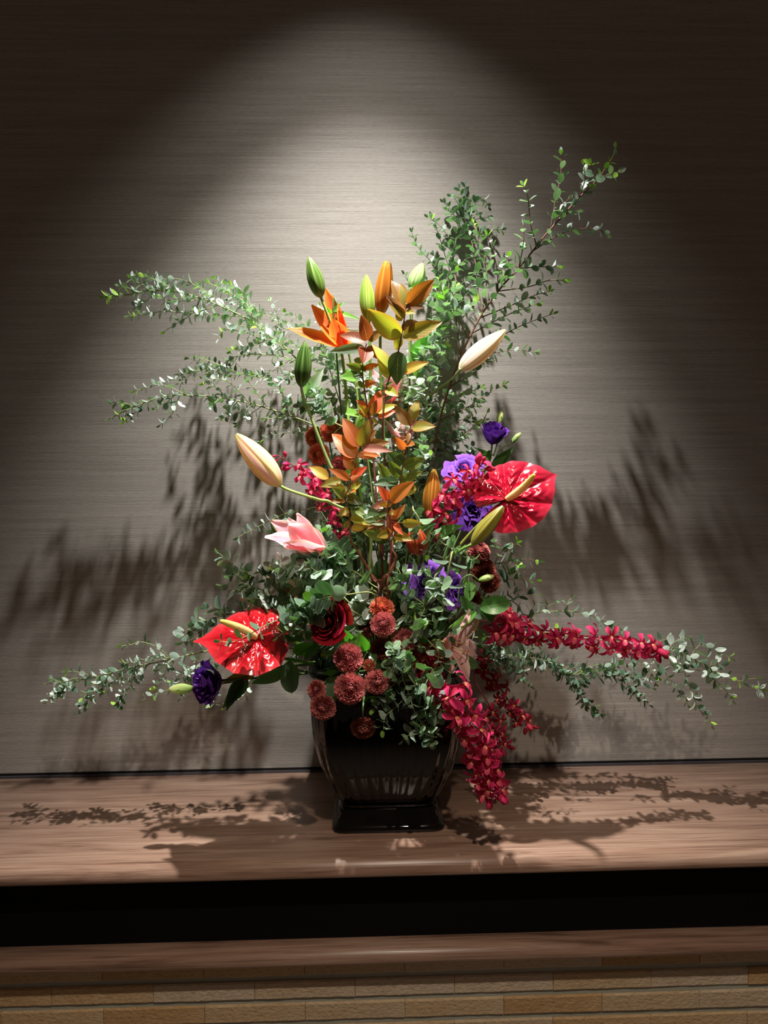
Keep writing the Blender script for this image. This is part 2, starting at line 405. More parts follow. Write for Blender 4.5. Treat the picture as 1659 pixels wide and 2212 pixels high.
def euc(label, main, twigs=(), w=20, we=None, size=.020, sp=.020, shape='oval', tones=('pale', 'sage'), sc='g', r=.0022, start=.35, dw=7, seed=0,
        leafmain=True, auto=0, alen=.08, spread=62, lime=.5, root=True):
    rnd = random.Random(seed * 31 + len(main)); we = w if we is None else we; n = len(main); size = size * (1.32 if size < .024 else 1.2)
    mp = [P(p[0], p[1], p[2] if len(p) > 2 else w + (we - w) * i / (n - 1)) for i, p in enumerate(main)]
    base = mouth(main[0][0]); t = thing('eucalyptus_branch', label, 'foliage', base, 'eucalyptus branches')
    c0, c1 = SC_STEM[sc]
    a = mp[0]; d = (mp[1] - mp[0]).normalized(); ctl = a - d * min(.05, (a - base).length * .3)
    if d.z < 0: ctl = a + Vector((0, .05, -.01))
    ctl.z = max(ctl.z, .40)
    pts = [base, base.lerp(ctl, .5) + Vector((0, 0, .03)), ctl] + mp if root and (a - base).length > .06 else [base] + mp
    stem(t, pts, r, r * .35, c0, c1)
    if leafmain: leafy(t, mp, sp * 1.1, size, shape, tones, rnd, start, spread=spread, limetip=lime)
    sm = spline(mp, 8)
    allt = []
    for tw in twigs:
        p0 = tw[0]; best = None
        m2 = min(range(len(sm)), key=lambda i: abs(_px(sm[i])[0] - p0[0]) + abs(_px(sm[i])[1] - p0[1]))
        w0 = -sm[m2].y * 100; dws = rnd.uniform(-dw, dw); k = len(tw) - 1
        q = [sm[m2]] + [P(p[0], p[1], max(1.5, p[2] if len(p) > 2 else w0 + dws * (i + 1) / k)) for i, p in enumerate(tw[1:])]
        allt.append(q)
    for i in range(auto):
        k = int(len(sm) * (.15 + .8 * (i + .5) / auto)); k = min(len(sm) - 2, k); p = sm[k]; tg = (sm[k + 1] - sm[k]).normalized()
        o1 = tg.orthogonal().normalized(); o2 = tg.cross(o1); an = rnd.random() * 6.28; rad = o1 * math.cos(an) + o2 * math.sin(an)
        L = alen * rnd.uniform(.6, 1.2) * (1.1 - .5 * i / auto); dr = (tg * .8 + rad * .8).normalized()
        q = [p, p + dr * L * .5, p + dr * L + tg * L * .25]
        for v in q[1:]: v.y = max(-.62, min(-.012, v.y))
        allt.append(q)
    for q in allt:
        B = WM[t.name].translation
        V, Fc, C = tube([v - B for v in spline(q, 5)], r * .42, r * .2, c0, 5, c1)
        o = link('twig', mesh('twig', V, Fc, 'stem_skin', C), t, Matrix.Translation(B))
        leafy(o, q, sp, size * .92, shape, tones, rnd, .12, spread=spread, limetip=lime)
    return t
def _px(p):
    d = p - CAM; z = d.dot(fw); return (CX + F * d.dot(rt2) / z, CY - F * d.dot(up2) / z)
# ------------------------------------------------------------ flower builders
def lily_bud(label, base, tip, w, wt=None, width=30, kind='green', path=None, open_=0.0, stemcol=((.16, .30, .05), (.30, .48, .10)), r=.0032, root=True, seed=0):
    """base / tip: pixels of the bud's ends"""
    wt = w if wt is None else wt; a, b = P(*base, w), P(*tip, wt); ax = b - a; L = ax.length; wd = width * (2 - w / 100) / F / 2
    cols = {'green': ((.13, .24, .035), (.30, .46, .10), (.06, .12, .02)), 'dark': ((.06, .14, .02), (.22, .36, .08), (.025, .06, .01)), 'lime': ((.30, .48, .06), (.50, .66, .16), (.20, .34, .05)),
            'palegreen': ((.38, .55, .20), (.60, .74, .38), (.30, .48, .12)), 'orange': ((.60, .17, .02), (.78, .36, .04), (.30, .20, .03)),
            'pink': ((.86, .60, .54), (.72, .78, .26), (.84, .40, .36)), 'white': ((.80, .64, .55), (.80, .78, .58), (.72, .48, .42)),
            'bronze': ((.42, .13, .02), (.60, .28, .04), (.16, .13, .02)), 'olive': ((.24, .22, .03), (.42, .44, .08), (.20, .10, .02)), 'red': ((.50, .045, .02), (.62, .14, .04), (.22, .02, .01)),
            'peach': ((.60, .24, .06), (.66, .36, .10), (.36, .18, .04))}[kind]
    t = thing('lily_bud', label, 'flower', a, 'lily buds')
    prof = lambda u: (math.sin(math.pi * min(1, u ** .80 * .96 + .02)) ** .72) * .97 + .06 * (1 - u)
    M = zframe(a, ax)
    def tepal(name, phi, span, rs, ridge, out):
        V, Fc, C = [], [], []; nu, nv = 14, 8
        for i in range(nu + 1):
            u = i / nu
            for j in range(nv + 1):
                v = -1 + 2 * j / nv; ang = phi + v * span * (1 - .55 * u ** 3)
                rr = wd * prof(u) * rs * (1 + ridge * math.exp(-(v * 5) ** 2) - .09 * v * v) + out * u ** 2.2 * wd * 2.4 + .0004
                V.append((rr * math.cos(ang), rr * math.sin(ang), L * (u - .0 * abs(v)))); e = abs(v)
                c = cols[0] if e < .72 else lerp3(cols[0], cols[1], (e - .72) / .28)
                if e < .15: c = cols[1]
                if u < .14 or u > .9: c = lerp3(c, lerp3(cols[1], (.25, .42, .08), .4), .55)
                if .2 < e < .7: c = lerp3(c, cols[2], .55 - abs(e - .45) * 1.6)
                C.append(c)
        for i in range(nu):
            for j in range(nv):
                q = i * (nv + 1) + j; Fc.append((q, q + 1, q + nv + 2, q + nv + 1))
        link(name, mesh(name, V, Fc, 'petal_thick', C), t, M)
    off = seed * .9 + .5
    for k in range(3): tepal('outer_tepal', off + k * 2.094, .82, 1.0, .10, open_)
    for k in range(3): tepal('inner_tepal', off + 1.047 + k * 2.094, .80, .90, .16, open_ * .6)
    if path is None: path = []
    q = [mouth(base[0])] if root else []
    mid = [P(*p) for p in path]
    if root:
        nx = mid[0] if mid else a; q.append(Vector(((q[0].x * .6 + nx.x * .4), (q[0].y * .6 + nx.y * .4), max(.42, q[0].z + (nx.z - q[0].z) * .35))))
    q += mid + [a, a + ax.normalized() * .004]
    stem(t, q, r * 1.25, r, *stemcol)
    return t

def lily_open(label, center, axis, w, petals, kind='orange', path=None, stamens=True, r=.003):
    """petals: list of (azimuth deg, opening deg from the axis, length m, width m, end curl deg)"""
    c = P(*center, w); axis = Vector(axis).normalized(); M = zframe(c, axis)
    cols = {'orange': ((.80, .13, .02), (.86, .30, .04), (.60, .03, .02)), 'pink': ((.82, .36, .43), (.90, .84, .74), (.76, .20, .28)), 'palepink': ((.78, .48, .46), (.82, .62, .58), (.70, .36, .36))}[kind]
    t = thing('open_lily', label, 'flower', c, 'open lilies')
    def cf(u, v):
        x = lerp3(cols[0], cols[1], min(1, max(0, abs(v) - .55) * 2.2 + max(0, u - .85) * 3)); 
        return lerp3(x, cols[2], .6 * max(0, 1 - abs(v) * 6)) if abs(v) < .17 else x
    for i, (az, op, L, wd, curl) in enumerate(petals):
        me = sheet('tepal', L, wd, w_tepal, 'petal_soft', cf, (-8, -curl), .25, .0, .10 if kind != 'orange' else .04, nu=12, nv=8, seed=i)
        link('tepal', me, t, M @ Matrix.Rotation(R(az), 4, 'Z') @ Matrix.Rotation(R(90 - op), 4, 'X'))
    if stamens:
        for k in range(5):
            d = (M.to_3x3() @ Vector((math.cos(k * 1.26) * .35, math.sin(k * 1.26) * .35, 1))).normalized(); e = c + d * .055
            o = stem(t, [c, c + d * .03 + axis * .004, e], .0009, .0007, (.5, .5, .2), name='stamen', sides=5)
            V, Fc, C = tube([Vector((0, 0, z)) for z in (-.006, -.003, .003, .006)], .0012, .0012, (.25, .08, .02), 5)
            link('anther', mesh('anther', V, Fc, 'stem_skin', C), o, zframe(e, d.orthogonal()))
    base = mouth(center[0]); q = [base, Vector((base.x * .5 + c.x * .5, base.y * .5 + c.y * .5, max(.40, base.z + (c.z - base.z) * .4)))] + [P(*p) for p in (path or [])] + [c - axis * .025, c]
    stem(t, q, r * 1.2, r, (.16, .28, .06), (.32, .46, .12))
    return t

def cup_petal(name, r0, h, flare, wrap, curl, ruffle, col, seed, mt, nu=8, nv=10, freq=9):
    rnd = random.Random(seed); ph = rnd.random() * 6; V, Fc, C = [], [], []
    for i in range(nu + 1):
        u = i / nu
        for j in range(nv + 1):
            v = -1 + 2 * j / nv; ang = v * wrap * (.35 + .65 * min(1, u * 1.6)) * (1 - .15 * u * u)
            rr = r0 * (.22 + .78 * math.sin(min(1, u * 1.25) * math.pi / 2) ** .8) + flare * u ** 3 + ruffle * math.sin(v * freq + ph) * u ** 2.5
            z = h * (u - .10 * v * v * u) + ruffle * .7 * math.cos(v * freq * 1.3 + ph) * u ** 3
            if u > .8: k = (u - .8) / .2; rr += curl * k; z -= curl * .8 * k * k
            V.append((rr * math.cos(ang), rr * math.sin(ang), z)); C.append(lerp3(col[0], col[1], u ** 2 * .7 + .3 * (1 if i == nu else 0)))
    for i in range(nu):
        for j in range(nv):
            q = i * (nv + 1) + j; Fc.append((q, q + 1, q + nv + 2, q + nv + 1))
    return mesh(name, V, Fc, mt, C)
GOLD = 2.39996
def cup_flower(name, label, cat, group, center, w, axis, Rad, n, col, mt, ruffle=0, openness=1.0, path=None, calyx=True, hgt=1.05, stemcol=((.10, .20, .05), (.18, .30, .08)), freq=9, seed=0, t=None, root=True, leaves=()):
    """rose or lisianthus: nested wrapped petals around an axis; center pixel is the bloom's middle"""
    axis = Vector(axis).normalized(); c = P(*center, w) - axis * Rad * .45
    if t is None: t = thing(name, label, cat, c, group)
    M = zframe(c, axis)
    for i in range(n):
        f = (i + 1) / n; r0 = Rad * (.10 + .72 * f ** 1.1); h = Rad * hgt * (1.12 - .30 * f ** 2)
        me = cup_petal('petal', r0, h, Rad * .35 * openness * f ** 2, R(115 - 50 * f), Rad * .16 * openness * f, ruffle * Rad * (.4 + .6 * f), col, seed * 50 + i, mt, freq=freq)
        link('petal', me, t, M @ Matrix.Rotation(i * GOLD + seed, 4, 'Z') @ Matrix.Rotation(R((7 + 6 * math.sin(i * 5 + seed)) * f * openness), 4, 'Y') @ Matrix.Rotation(R(5 * math.sin(i * 3)), 4, 'X'))
    if calyx:
        for k in range(5):
            me = sheet('sepal', Rad * .8, Rad * .32, w_lance, 'broad_leaf', lambda u, v: (.07, .16, .035), (20, 75), .3, nu=5, nv=2, seed=k)
            link('sepal', me, t, M @ Matrix.Rotation(k * 1.2566, 4, 'Z') @ Matrix.Rotation(R(5), 4, 'X'))
    if root:
        base = mouth(center[0]); q = [base, Vector((base.x * .5 + c.x * .5, base.y * .5 + c.y * .5, max(.39, base.z + (c.z - base.z) * .4)))] + [P(*p) for p in (path or [])] + [c - axis * Rad * .6, c]
        stem(t, q, .0028, .0022, *stemcol)
    return t, c, M

def chrys_mesh(seed, cin, cout, ctr, dome=112, n=210):
    rnd = random.Random(seed); V, Fc, C = [], [], []
    for i in range(n):
        f = (i + .5) / n; th = R(dome) * f ** .62; ph = i * GOLD + rnd.uniform(-.15, .15)
        d = Vector((math.sin(th) * math.cos(ph), math.sin(th) * math.sin(ph), math.cos(th)))
        L = .42 + .50 * f ** .5 + rnd.uniform(-.04, .04); wd = .055 + .05 * f ** .5
        side = d.cross(Vector((0, 0, 1)))
        if side.length < .05: side = Vector((1, 0, 0))
        side.normalize(); upv = side.cross(d); b = len(V)
        shade = rnd.uniform(.85, 1.12)
        for k, (s, lift, wf) in enumerate(((.18, 0, .5), (.5, -.02, .9), (.82, .02, 1.1), (1.0, .11, .7))):
            p = d * (L * s) + upv * lift * .9; p.z -= .12
            for q in (-1, 0, 1):
                pp = p + side * (q * wd * wf) + d * ((-.03 if q == 0 else 0) + (-.045 if (q != 0 and k == 3) else 0)) + upv * (.022 * abs(q))
                V.append(pp); cc = lerp3(cin, cout, s ** 2.2)
                if f < .10: cc = lerp3(cc, ctr, .7)
                if q == 0: cc = lerp3(cc, cin, .25)
                C.append([x * shade for x in cc])
        for k in range(3):
            for q in range(2):
                a = b + k * 3 + q; Fc.append((a, a + 1, a + 4, a + 3))
    return mesh('petals', V, Fc, 'petal_velvet', C)
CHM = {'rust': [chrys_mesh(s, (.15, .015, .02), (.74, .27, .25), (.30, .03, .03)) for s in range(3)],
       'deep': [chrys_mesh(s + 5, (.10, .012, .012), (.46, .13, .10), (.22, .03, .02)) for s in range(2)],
       'salmon': [chrys_mesh(s + 9, (.42, .06, .03), (.80, .33, .18), (.60, .28, .05)) for s in range(2)],
       'bud': [chrys_mesh(20, (.28, .05, .02), (.52, .17, .10), (.35, .38, .05), n=130)]}
def mum(label, center, w, rad, axis, kind='rust', path=None, seed=0):
    axis = Vector(axis).normalized(); c = P(*center, w); s = rad * (2 - w / 100) / F * 1.24
    t = thing('chrysanthemum', label, 'flower', c, 'pompon chrysanthemums'); rnd = random.Random(seed + int(center[0]))
    o = link('petals', rnd.choice(CHM[kind]), t, zframe(c, axis, (math.cos(seed), math.sin(seed), .3), s)); o['kind'] = 'stuff'
    V, Fc, C = [], [], []
    for i in range(7):
        th = math.pi * i / 6
        for k in range(8): V.append((.30 * s * math.sin(th) * math.cos(k * .785), .30 * s * math.sin(th) * math.sin(k * .785), .26 * s * math.cos(th))); C.append((.10, .14, .03) if i > 3 else (.16, .03, .02))
    for i in range(6):
        for k in range(8): Fc.append((i * 8 + k, (i + 1) * 8 + k, (i + 1) * 8 + (k + 1) % 8, i * 8 + (k + 1) % 8))
    link('disc', mesh('disc', V, Fc, 'stem_skin', C), t, zframe(c - axis * s * .05, axis))
    base = mouth(center[0]); q = [base, Vector((base.x * .5 + c.x * .5, base.y * .5 + c.y * .5, max(.392, base.z + (c.z - base.z) * .4)))] + [P(*p) for p in (path or [])] + [c - axis * s * .8, c - axis * s * .2]
    stem(t, q, .0022, .0018, (.08, .17, .05), (.15, .27, .08))
    return t

# orchid florets ---------------------------------------------------------
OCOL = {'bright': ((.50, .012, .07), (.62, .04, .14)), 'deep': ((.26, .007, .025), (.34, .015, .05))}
OM = {}
for k, (a, b) in OCOL.items():
    cf = lambda u, v, a=a, b=b: lerp3(a, b, min(1, abs(v) * .6 + u * .5))
    OM[k] = ([sheet('petal', 1, .40, w_obov, 'petal_velvet', cf, (8, -110), .35, nu=6, nv=4, seed=1), sheet('petal', 1, .48, w_obov, 'petal_velvet', cf, (20, -60), .3, nu=5, nv=4, seed=2, ruffle=.05),
              sheet('petal', 1, .50, w_obov, 'petal_velvet', cf, (30, 50), .35, nu=5, nv=4, seed=3)],
             sheet('lip', 1, .55, w_obov, 'petal_velvet', lambda u, v, b=b: lerp3(b, (.75, .55, .15), .6 if u < .35 else .1), (50, -40), .5, nu=5, nv=4))
    V, Fc, C = tube([Vector((0, 0, z)) for z in (0, .15, .35, .6, .85, 1)], .3, .3, a, 8, b)
    V2 = []
    for i, p in enumerate(V): 
        z = (0, .15, .35, .6, .85, 1)[i // 8]; f = math.sin(math.pi * (z * .9 + .06)) ** .8; V2.append((p.x * f, p.y * f, p.z))
    OM[k] += (mesh('bud', V2, Fc, 'petal_velvet', C),)
def orchid(label, pts, tone, n, size, w=40, seed=0, buds=3, start=.15, hang=.3, sc=((.10, .03, .02), (.28, .03, .06)), root=True, density=1, endw=None, cat='flower'):
    rnd = random.Random(seed); m = len(pts)
    q = [P(p[0], p[1], p[2] if len(p) > 2 else w) for p in pts]
    base = mouth(pts[0][0]); t = thing('orchid_spray', label, cat, q[0], 'orchid sprays')
    if root:
        c1 = q[0] + (q[0] - q[1]).normalized() * .06; c1.z = max(c1.z, .392); full = [base, c1] + q
    else: full = q
    stem(t, full, .0024, .0011, *sc)
    sm = spline(q, 10); N_ = len(sm)
    petals, lip, bud = OM[tone]
    for i in range(n + buds):
        f = start + (1 - start) * i / (n + buds - 1 + 1e-9); k = min(N_ - 2, int(f * (N_ - 1))); p = sm[k]; tg = (sm[k + 1] - sm[k]).normalized()
        o1 = tg.cross(Vector((0, -1, 0))).normalized(); an = i * 2.2 + rnd.uniform(-.4, .4)
        rad = o1 * math.sin(an) + Vector((0, -1, 0)) * (.55 + .6 * math.cos(an)) + Vector((0, 0, -hang)); rad = (rad - tg * rad.dot(tg) + tg * .25).normalized()
        sz = size * (1.08 - .28 * f); L = sz * (.8 if i < n else .55) * rnd.uniform(.7, 1.1); e = p + rad * L
        ped = stem(t, [p, p + rad * L * .5 + tg * L * .15, e], .0011, .0009, sc[1], OCOL[tone][0], name='pedicel', sides=5, n=3)
        if i < n:
            face = (rad * .6 + Vector((rnd.uniform(-.9, .9), -.6, rnd.uniform(-.7, .4)))).normalized(); fr = link('floret', None, t, zframe(e, face, (1, rnd.uniform(-.3, .3), rnd.uniform(-.5, .5))))
            fr.empty_display_size = .005; MF = WM[fr.name]
            for j, (az, op, sc_, which) in enumerate(((90, 62, 1, 0), (162, 74, 1, 0), (18, 74, 1, 0), (232, 78, 1.12, 1), (308, 78, 1.12, 1))):
                link('petal', petals[which], fr, MF @ Matrix.Rotation(R(az - 90 + rnd.uniform(-9, 9)), 4, 'Z') @ Matrix.Rotation(R(90 - op - rnd.uniform(-18, 14)), 4, 'X') @ Matrix.Scale(sz * .92 * sc_ * rnd.uniform(.85, 1.1), 4))
            link('lip', lip, fr, MF @ Matrix.Rotation(R(180), 4, 'Z') @ Matrix.Rotation(R(45), 4, 'X') @ Matrix.Scale(sz * .6, 4))
        else:
            s = size * (.85 - .12 * (i - n)); link('bud', bud, t, zframe(e - rad * .001, (rad + tg * .6).normalized(), s=max(.35 * size, s)))
    return t

# anthurium ---------------------------------------------------------------
def anthurium(label, base, tip, w, normal, Rt, spad_tip, spw, path, fold=0.0, seed=0, stemcol=((.12, .20, .03), (.42, .42, .07))):
    """base: pixel where the spadix leaves the spathe, tip: pixel of the spathe's point"""
    b = P(*base, w); t = thing('anthurium', label, 'flower', b, 'anthuriums')
    n = Vector(normal).normalized()
    # direction of the tip within the plane
    ray = fw * F + rt2 * (tip[0] - CX) - up2 * (tip[1] - CY); s = n.dot(b - CAM) / n.dot(ray); tp = CAM + ray * s
    yd = tp - b; L = yd.length; M = frame(b, yd, n, 1)
    angs = [0, 5, 14, 30, 50, 70, 90, 110, 130, 150, 168, 180]
    def Rr(a):
        a = abs(a); 
        for i in range(11):
            if angs[i] <= a <= angs[i + 1]:
                k = (a - angs[i]) / (angs[i + 1] - angs[i]); k = k * k * (3 - 2 * k) if i else k; return (Rt[i] * (1 - k) + Rt[i + 1] * k)
        return Rt[-1]
    nr, na = 30, 168; V, Fc, C = [], [], []
    nvn = 11
    for j in range(na + 1):
        a = -180 + 360 * j / na; RR = Rr(a) * L
        for i in range(nr + 1):
            u = i / nr; rr = RR * u
            aa = a + 4 * math.sin(math.pi * u) * (1 if a > 0 else -1) * (abs(a) / 180)
            x, y = rr * math.sin(R(aa)), rr * math.cos(R(aa))
            vein = abs(math.sin(R(a) * nvn / 2)) ** .55
            cross = math.sin(u * 26 + 3 * vein + math.sin(a * .35 + seed) * 1.6) * math.sin(math.pi * vein * .5)
            z = L * (.13 * vein * u ** .8 * (1 - u * .55) + .019 * cross * u * (1 - u) * 2 + .10 * u * u * (-1 if fold >= 0 else 1) * .8 - .13 * (1 - u) * u * 0)
            z += L * .16 * math.exp(-(((abs(a) - 162) / 18) ** 2)) * math.sin(math.pi * min(1, u * .8)) * (1.5 if a < 0 else .5)
            V.append((x, y, z)); C.append(lerp3((.38, .003, .009), (.58, .03, .04), u ** 6))
    for j in range(na):
        for i in range(nr):
            q = j * (nr + 1) + i; Fc.append((q, q + 1, q + nr + 2, q + nr + 1))
    link('spathe', mesh('spathe', V, Fc, 'anthurium_red', C), t, M)
    st = P(*spad_tip, spw); V, Fc, C = [], [], []; a0 = b + n * .004; ax = st - a0; Ls = ax.length; ns, m = 40, 20
    for i in range(ns + 1):
        u = i / ns; r = .0084 * (math.sin(math.pi * min(1, (u * .94 + .05))) ** .28) * (1.08 - .28 * u)
        for k in range(m):
            q = 2 * math.pi * (k + .5 * (i % 2)) / m; bmp = .0005 * ((i + k) % 2)
            V.append(((r + bmp) * math.cos(q) + .006 * math.sin(u * 3.1), (r + bmp) * math.sin(q), u * Ls)); C.append(lerp3((.84, .60, .28), (.74, .62, .12), u ** 3))
    for i in range(ns):
        for k in range(m): Fc.append((i * m + k, i * m + (k + 1) % m, (i + 1) * m + (k + 1) % m, (i + 1) * m + k))
    Fc.append(tuple(range(ns * m, ns * m + m))); Fc.append(tuple(range(m))[::-1])
    link('spadix', mesh('spadix', V, Fc, 'spadix_skin', C), t, zframe(a0, ax))
    mo = mouth(base[0]); q = [mo] + [P(*p) for p in path] + [b - n * .012, b]
    stem(t, q, .0035, .003, *stemcol, sides=8)
    return t

# broad leaves -------------------------------------------------------------
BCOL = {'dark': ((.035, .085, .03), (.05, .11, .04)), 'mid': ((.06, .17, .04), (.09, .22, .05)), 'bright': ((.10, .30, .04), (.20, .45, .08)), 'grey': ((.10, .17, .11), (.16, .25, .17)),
        'rust': ((.42, .10, .025), (.50, .17, .04)), 'orange': ((.50, .17, .03), (.62, .20, .05)), 'olive': ((.24, .23, .03), (.36, .28, .05)), 'lime': ((.34, .40, .04), (.44, .46, .07)), 'red': ((.56, .075, .025), (.62, .12, .04)),
        'darkred': ((.20, .035, .02), (.26, .07, .03)), 'brown': ((.19, .08, .025), (.26, .13, .03)), 'mauve': ((.34, .14, .11), (.38, .18, .14)), 'purple': ((.12, .06, .05), (.16, .09, .06)), 'green': ((.075, .14, .025), (.13, .20, .04)), 'yellow': ((.55, .40, .05), (.60, .36, .06)),
        'white': ((.50, .56, .50), (.60, .66, .58))}
EDGE = {'olive': 'rust', 'lime': 'orange', 'orange': 'red', 'rust': 'brown', 'green': 'olive', 'yellow': 'red'}
_lc = {}
def leafmesh(tone, kind, ratio):
    key = (tone, kind, round(ratio, 1))
    if key not in _lc:
        a, b = BCOL[tone]; ec = BCOL[EDGE[tone]][0] if tone in EDGE and kind == 'autumn' else b
        cf = lambda u, v: lerp3(lerp3(a, b, abs(v)), ec, min(.85, max(0, abs(v) - .55) * 1.2 + max(0, u - .7) * 1.6))
        wf = w_ovate if kind == 'autumn' else w_lance if kind == 'lance' else w_oval
        _lc[key] = sheet('leaf', 1, round(ratio, 1), wf, 'autumn_leaf' if kind == 'autumn' else 'broad_leaf', cf, (10, -22), .10, .16, nu=10, nv=6, seed=len(_lc), ruffle=.02)
    return _lc[key]
def put_leaf(parent, b, tp, ratio, tone, kind='autumn', face=None, rnd=random, over=1.08):
    y = tp - b; L = y.length * over
    f = face or Vector((rnd.uniform(-.35, .35), -1, rnd.uniform(-.1, .55)))
    return link('leaf', leafmesh(tone, kind, ratio), parent, frame(b, y, f, L))
def foliage(name, label, group, path, leaves, w, kind, org=(0, 0), sc=1, seed=0, stemcol=((.09, .03, .02), (.24, .06, .035)), r=.0022, rootp=True, cat='foliage', small=0):
    """leafy stem: path and leaves in crop pixels; leaf = (bx, by, tx, ty, ratio, tone[, depth])"""
    rnd = random.Random(seed); X = lambda x, y, ww: P(org[0] + x / sc, org[1] + y / sc, ww)
    q = [X(p[0], p[1], p[2] if len(p) > 2 else w) for p in path][::-1]
    base = mouth(org[0] + path[-1][0] / sc); t = thing(name, label, cat, base, group)
    full = [base] + q
    if (q[0] - base).length > .15: full = [base, Vector((base.x * .6 + q[0].x * .4, base.y * .5 + q[0].y * .5, base.z + .3 * (q[0].z - base.z)))] + q
    stem(t, full, r * 1.3, r * .6, *stemcol)
    sm = spline(q, 8)
    for lf in leaves:
        bx, by, tx, ty, ratio, tone = lf[:6]; wb_ = w if len(lf) < 7 else lf[6]
        px_, py_ = org[0] + bx / sc, org[1] + by / sc
        k = min(range(len(sm)), key=lambda i: abs(_px(sm[i])[0] - px_) + abs(_px(sm[i])[1] - py_)); wst = -sm[k].y * 100
        b = X(bx, by, wst); dw = rnd.uniform(-1.5, 3.0); tp = X(tx, ty, max(2, wst + dw))
        if (b - sm[k]).length > .008: stem(t, [sm[k], b], r * .5, r * .4, *stemcol, name='leaf_stalk', sides=5, n=2)
        put_leaf(t, b, tp, ratio, tone, kind, rnd=rnd)
    return t
# ------------------------------------------------------------ eucalyptus branches, as the photograph shows them
def cr(ox, oy, s, *pts): return [(ox + p[0] / s, oy + p[1] / s, *p[2:]) for p in pts]
A = lambda *p: cr(200, 520, 3.016, *p)
euc('upper left eucalyptus branch with small silvery leaves, its tip reaching furthest left above the other', A((1500, 1010), (1320, 760), (1080, 555), (820, 420), (600, 345), (400, 322), (240, 350), (80, 365)), [
    A((830, 430), (700, 310), (560, 250), (440, 250), (300, 230)), A((820, 430), (650, 470), (480, 460), (320, 480), (240, 492)), A((700, 400), (640, 480), (560, 530), (470, 590)),
    A((1120, 570), (1020, 400), (960, 320), (870, 275)), A((1290, 740), (1180, 640), (1050, 610), (870, 580), (820, 640)), A((1000, 500), (880, 490), (760, 480), (690, 480)),
    A((520, 335), (400, 300), (310, 280), (250, 240)), A((1180, 640), (1060, 680), (960, 690), (900, 720)), A((620, 350), (560, 380), (500, 400), (440, 370)), A((1080, 560), (1000, 560), (900, 540))],
    w=18, we=24, size=.0205, sp=.0155, start=.12, sc='y', r=.0028, auto=8, alen=.07, seed=1, tones=('pale', 'pale', 'sage', 'green'))
euc('arching eucalyptus twigs of pale small leaves just behind the dark green lily bud', A((1620, 1080), (1540, 820), (1480, 620), (1390, 585), (1250, 570), (1160, 500), (1040, 440), (920, 350), (740, 270)), [
    A((1480, 640), (1440, 700), (1330, 690), (1200, 600)), A((1250, 570), (1180, 590), (1100, 560)), A((1040, 440), (960, 420), (900, 380), (860, 330)), A((1550, 850), (1480, 780), (1400, 760), (1300, 770)), A((1500, 700), (1560, 660), (1600, 700))],
    w=10, we=14, size=.018, sp=.015, start=.15, sc='y', r=.002, auto=7, alen=.07, seed=2, tones=('pale', 'sage', 'pale'))
euc('lower of the two long left eucalyptus branches, its tip drooping to the left', A((1560, 1290), (1440, 1200), (1100, 1080), (800, 1020), (500, 1010), (300, 1070), (110, 1160)), [
    A((1300, 1150), (1200, 940), (1050, 880), (850, 850), (650, 850), (480, 920), (270, 980)), A((1130, 1080), (1000, 900), (880, 830), (780, 790), (690, 760)), A((1330, 1160), (1240, 1000), (1150, 900), (1050, 870)),
    A((1040, 1060), (900, 930), (800, 900), (720, 930)), A((600, 1010), (520, 960), (430, 930)), A((850, 1035), (790, 1060), (770, 1090)), A((960, 1050), (910, 1080), (880, 1100)), A((1100, 1090), (1000, 1150), (940, 1200)), A((400, 1030), (330, 1080), (200, 1180)), A((560, 1070), (510, 1140), (440, 1200)), A((1050, 1110), (900, 1140), (820, 1160))],
    w=20, we=27, size=.018, sp=.0165, start=.2, sc='y', r=.0026, auto=4, alen=.06, seed=3, tones=('pale', 'sage', 'dark'))
euc('middle left eucalyptus twig arching over the long lower left branch', A((1480, 960), (1290, 775), (1120, 742), (950, 750), (800, 830), (700, 840), (560, 870)), [
    A((1290, 790), (1150, 860), (1000, 870), (900, 880)), A((950, 750), (860, 860), (760, 870)), A((1200, 760), (1230, 850), (1290, 880)), A((1340, 830), (1250, 900), (1180, 930))],
    w=13, we=16, size=.017, sp=.016, start=.1, sc='y', r=.002, auto=5, alen=.06, seed=4, tones=('pale', 'sage', 'pale', 'dark'))
euc('thin eucalyptus twig hanging above the pale pink lily bud', A((1500, 1280), (1340, 1170), (1260, 1200), (1180, 1200), (1100, 1230)), [A((1330, 1180), (1300, 1245), (1180, 1262), (1090, 1310)), A((1430, 1220), (1380, 1250), (1330, 1240))],
    w=14, size=.016, sp=.019, start=.3, sc='y', r=.0015, seed=5, tones=('sage', 'dark'), lime=.1)
B_ = lambda *p: cr(860, 300, 3.072, *p)
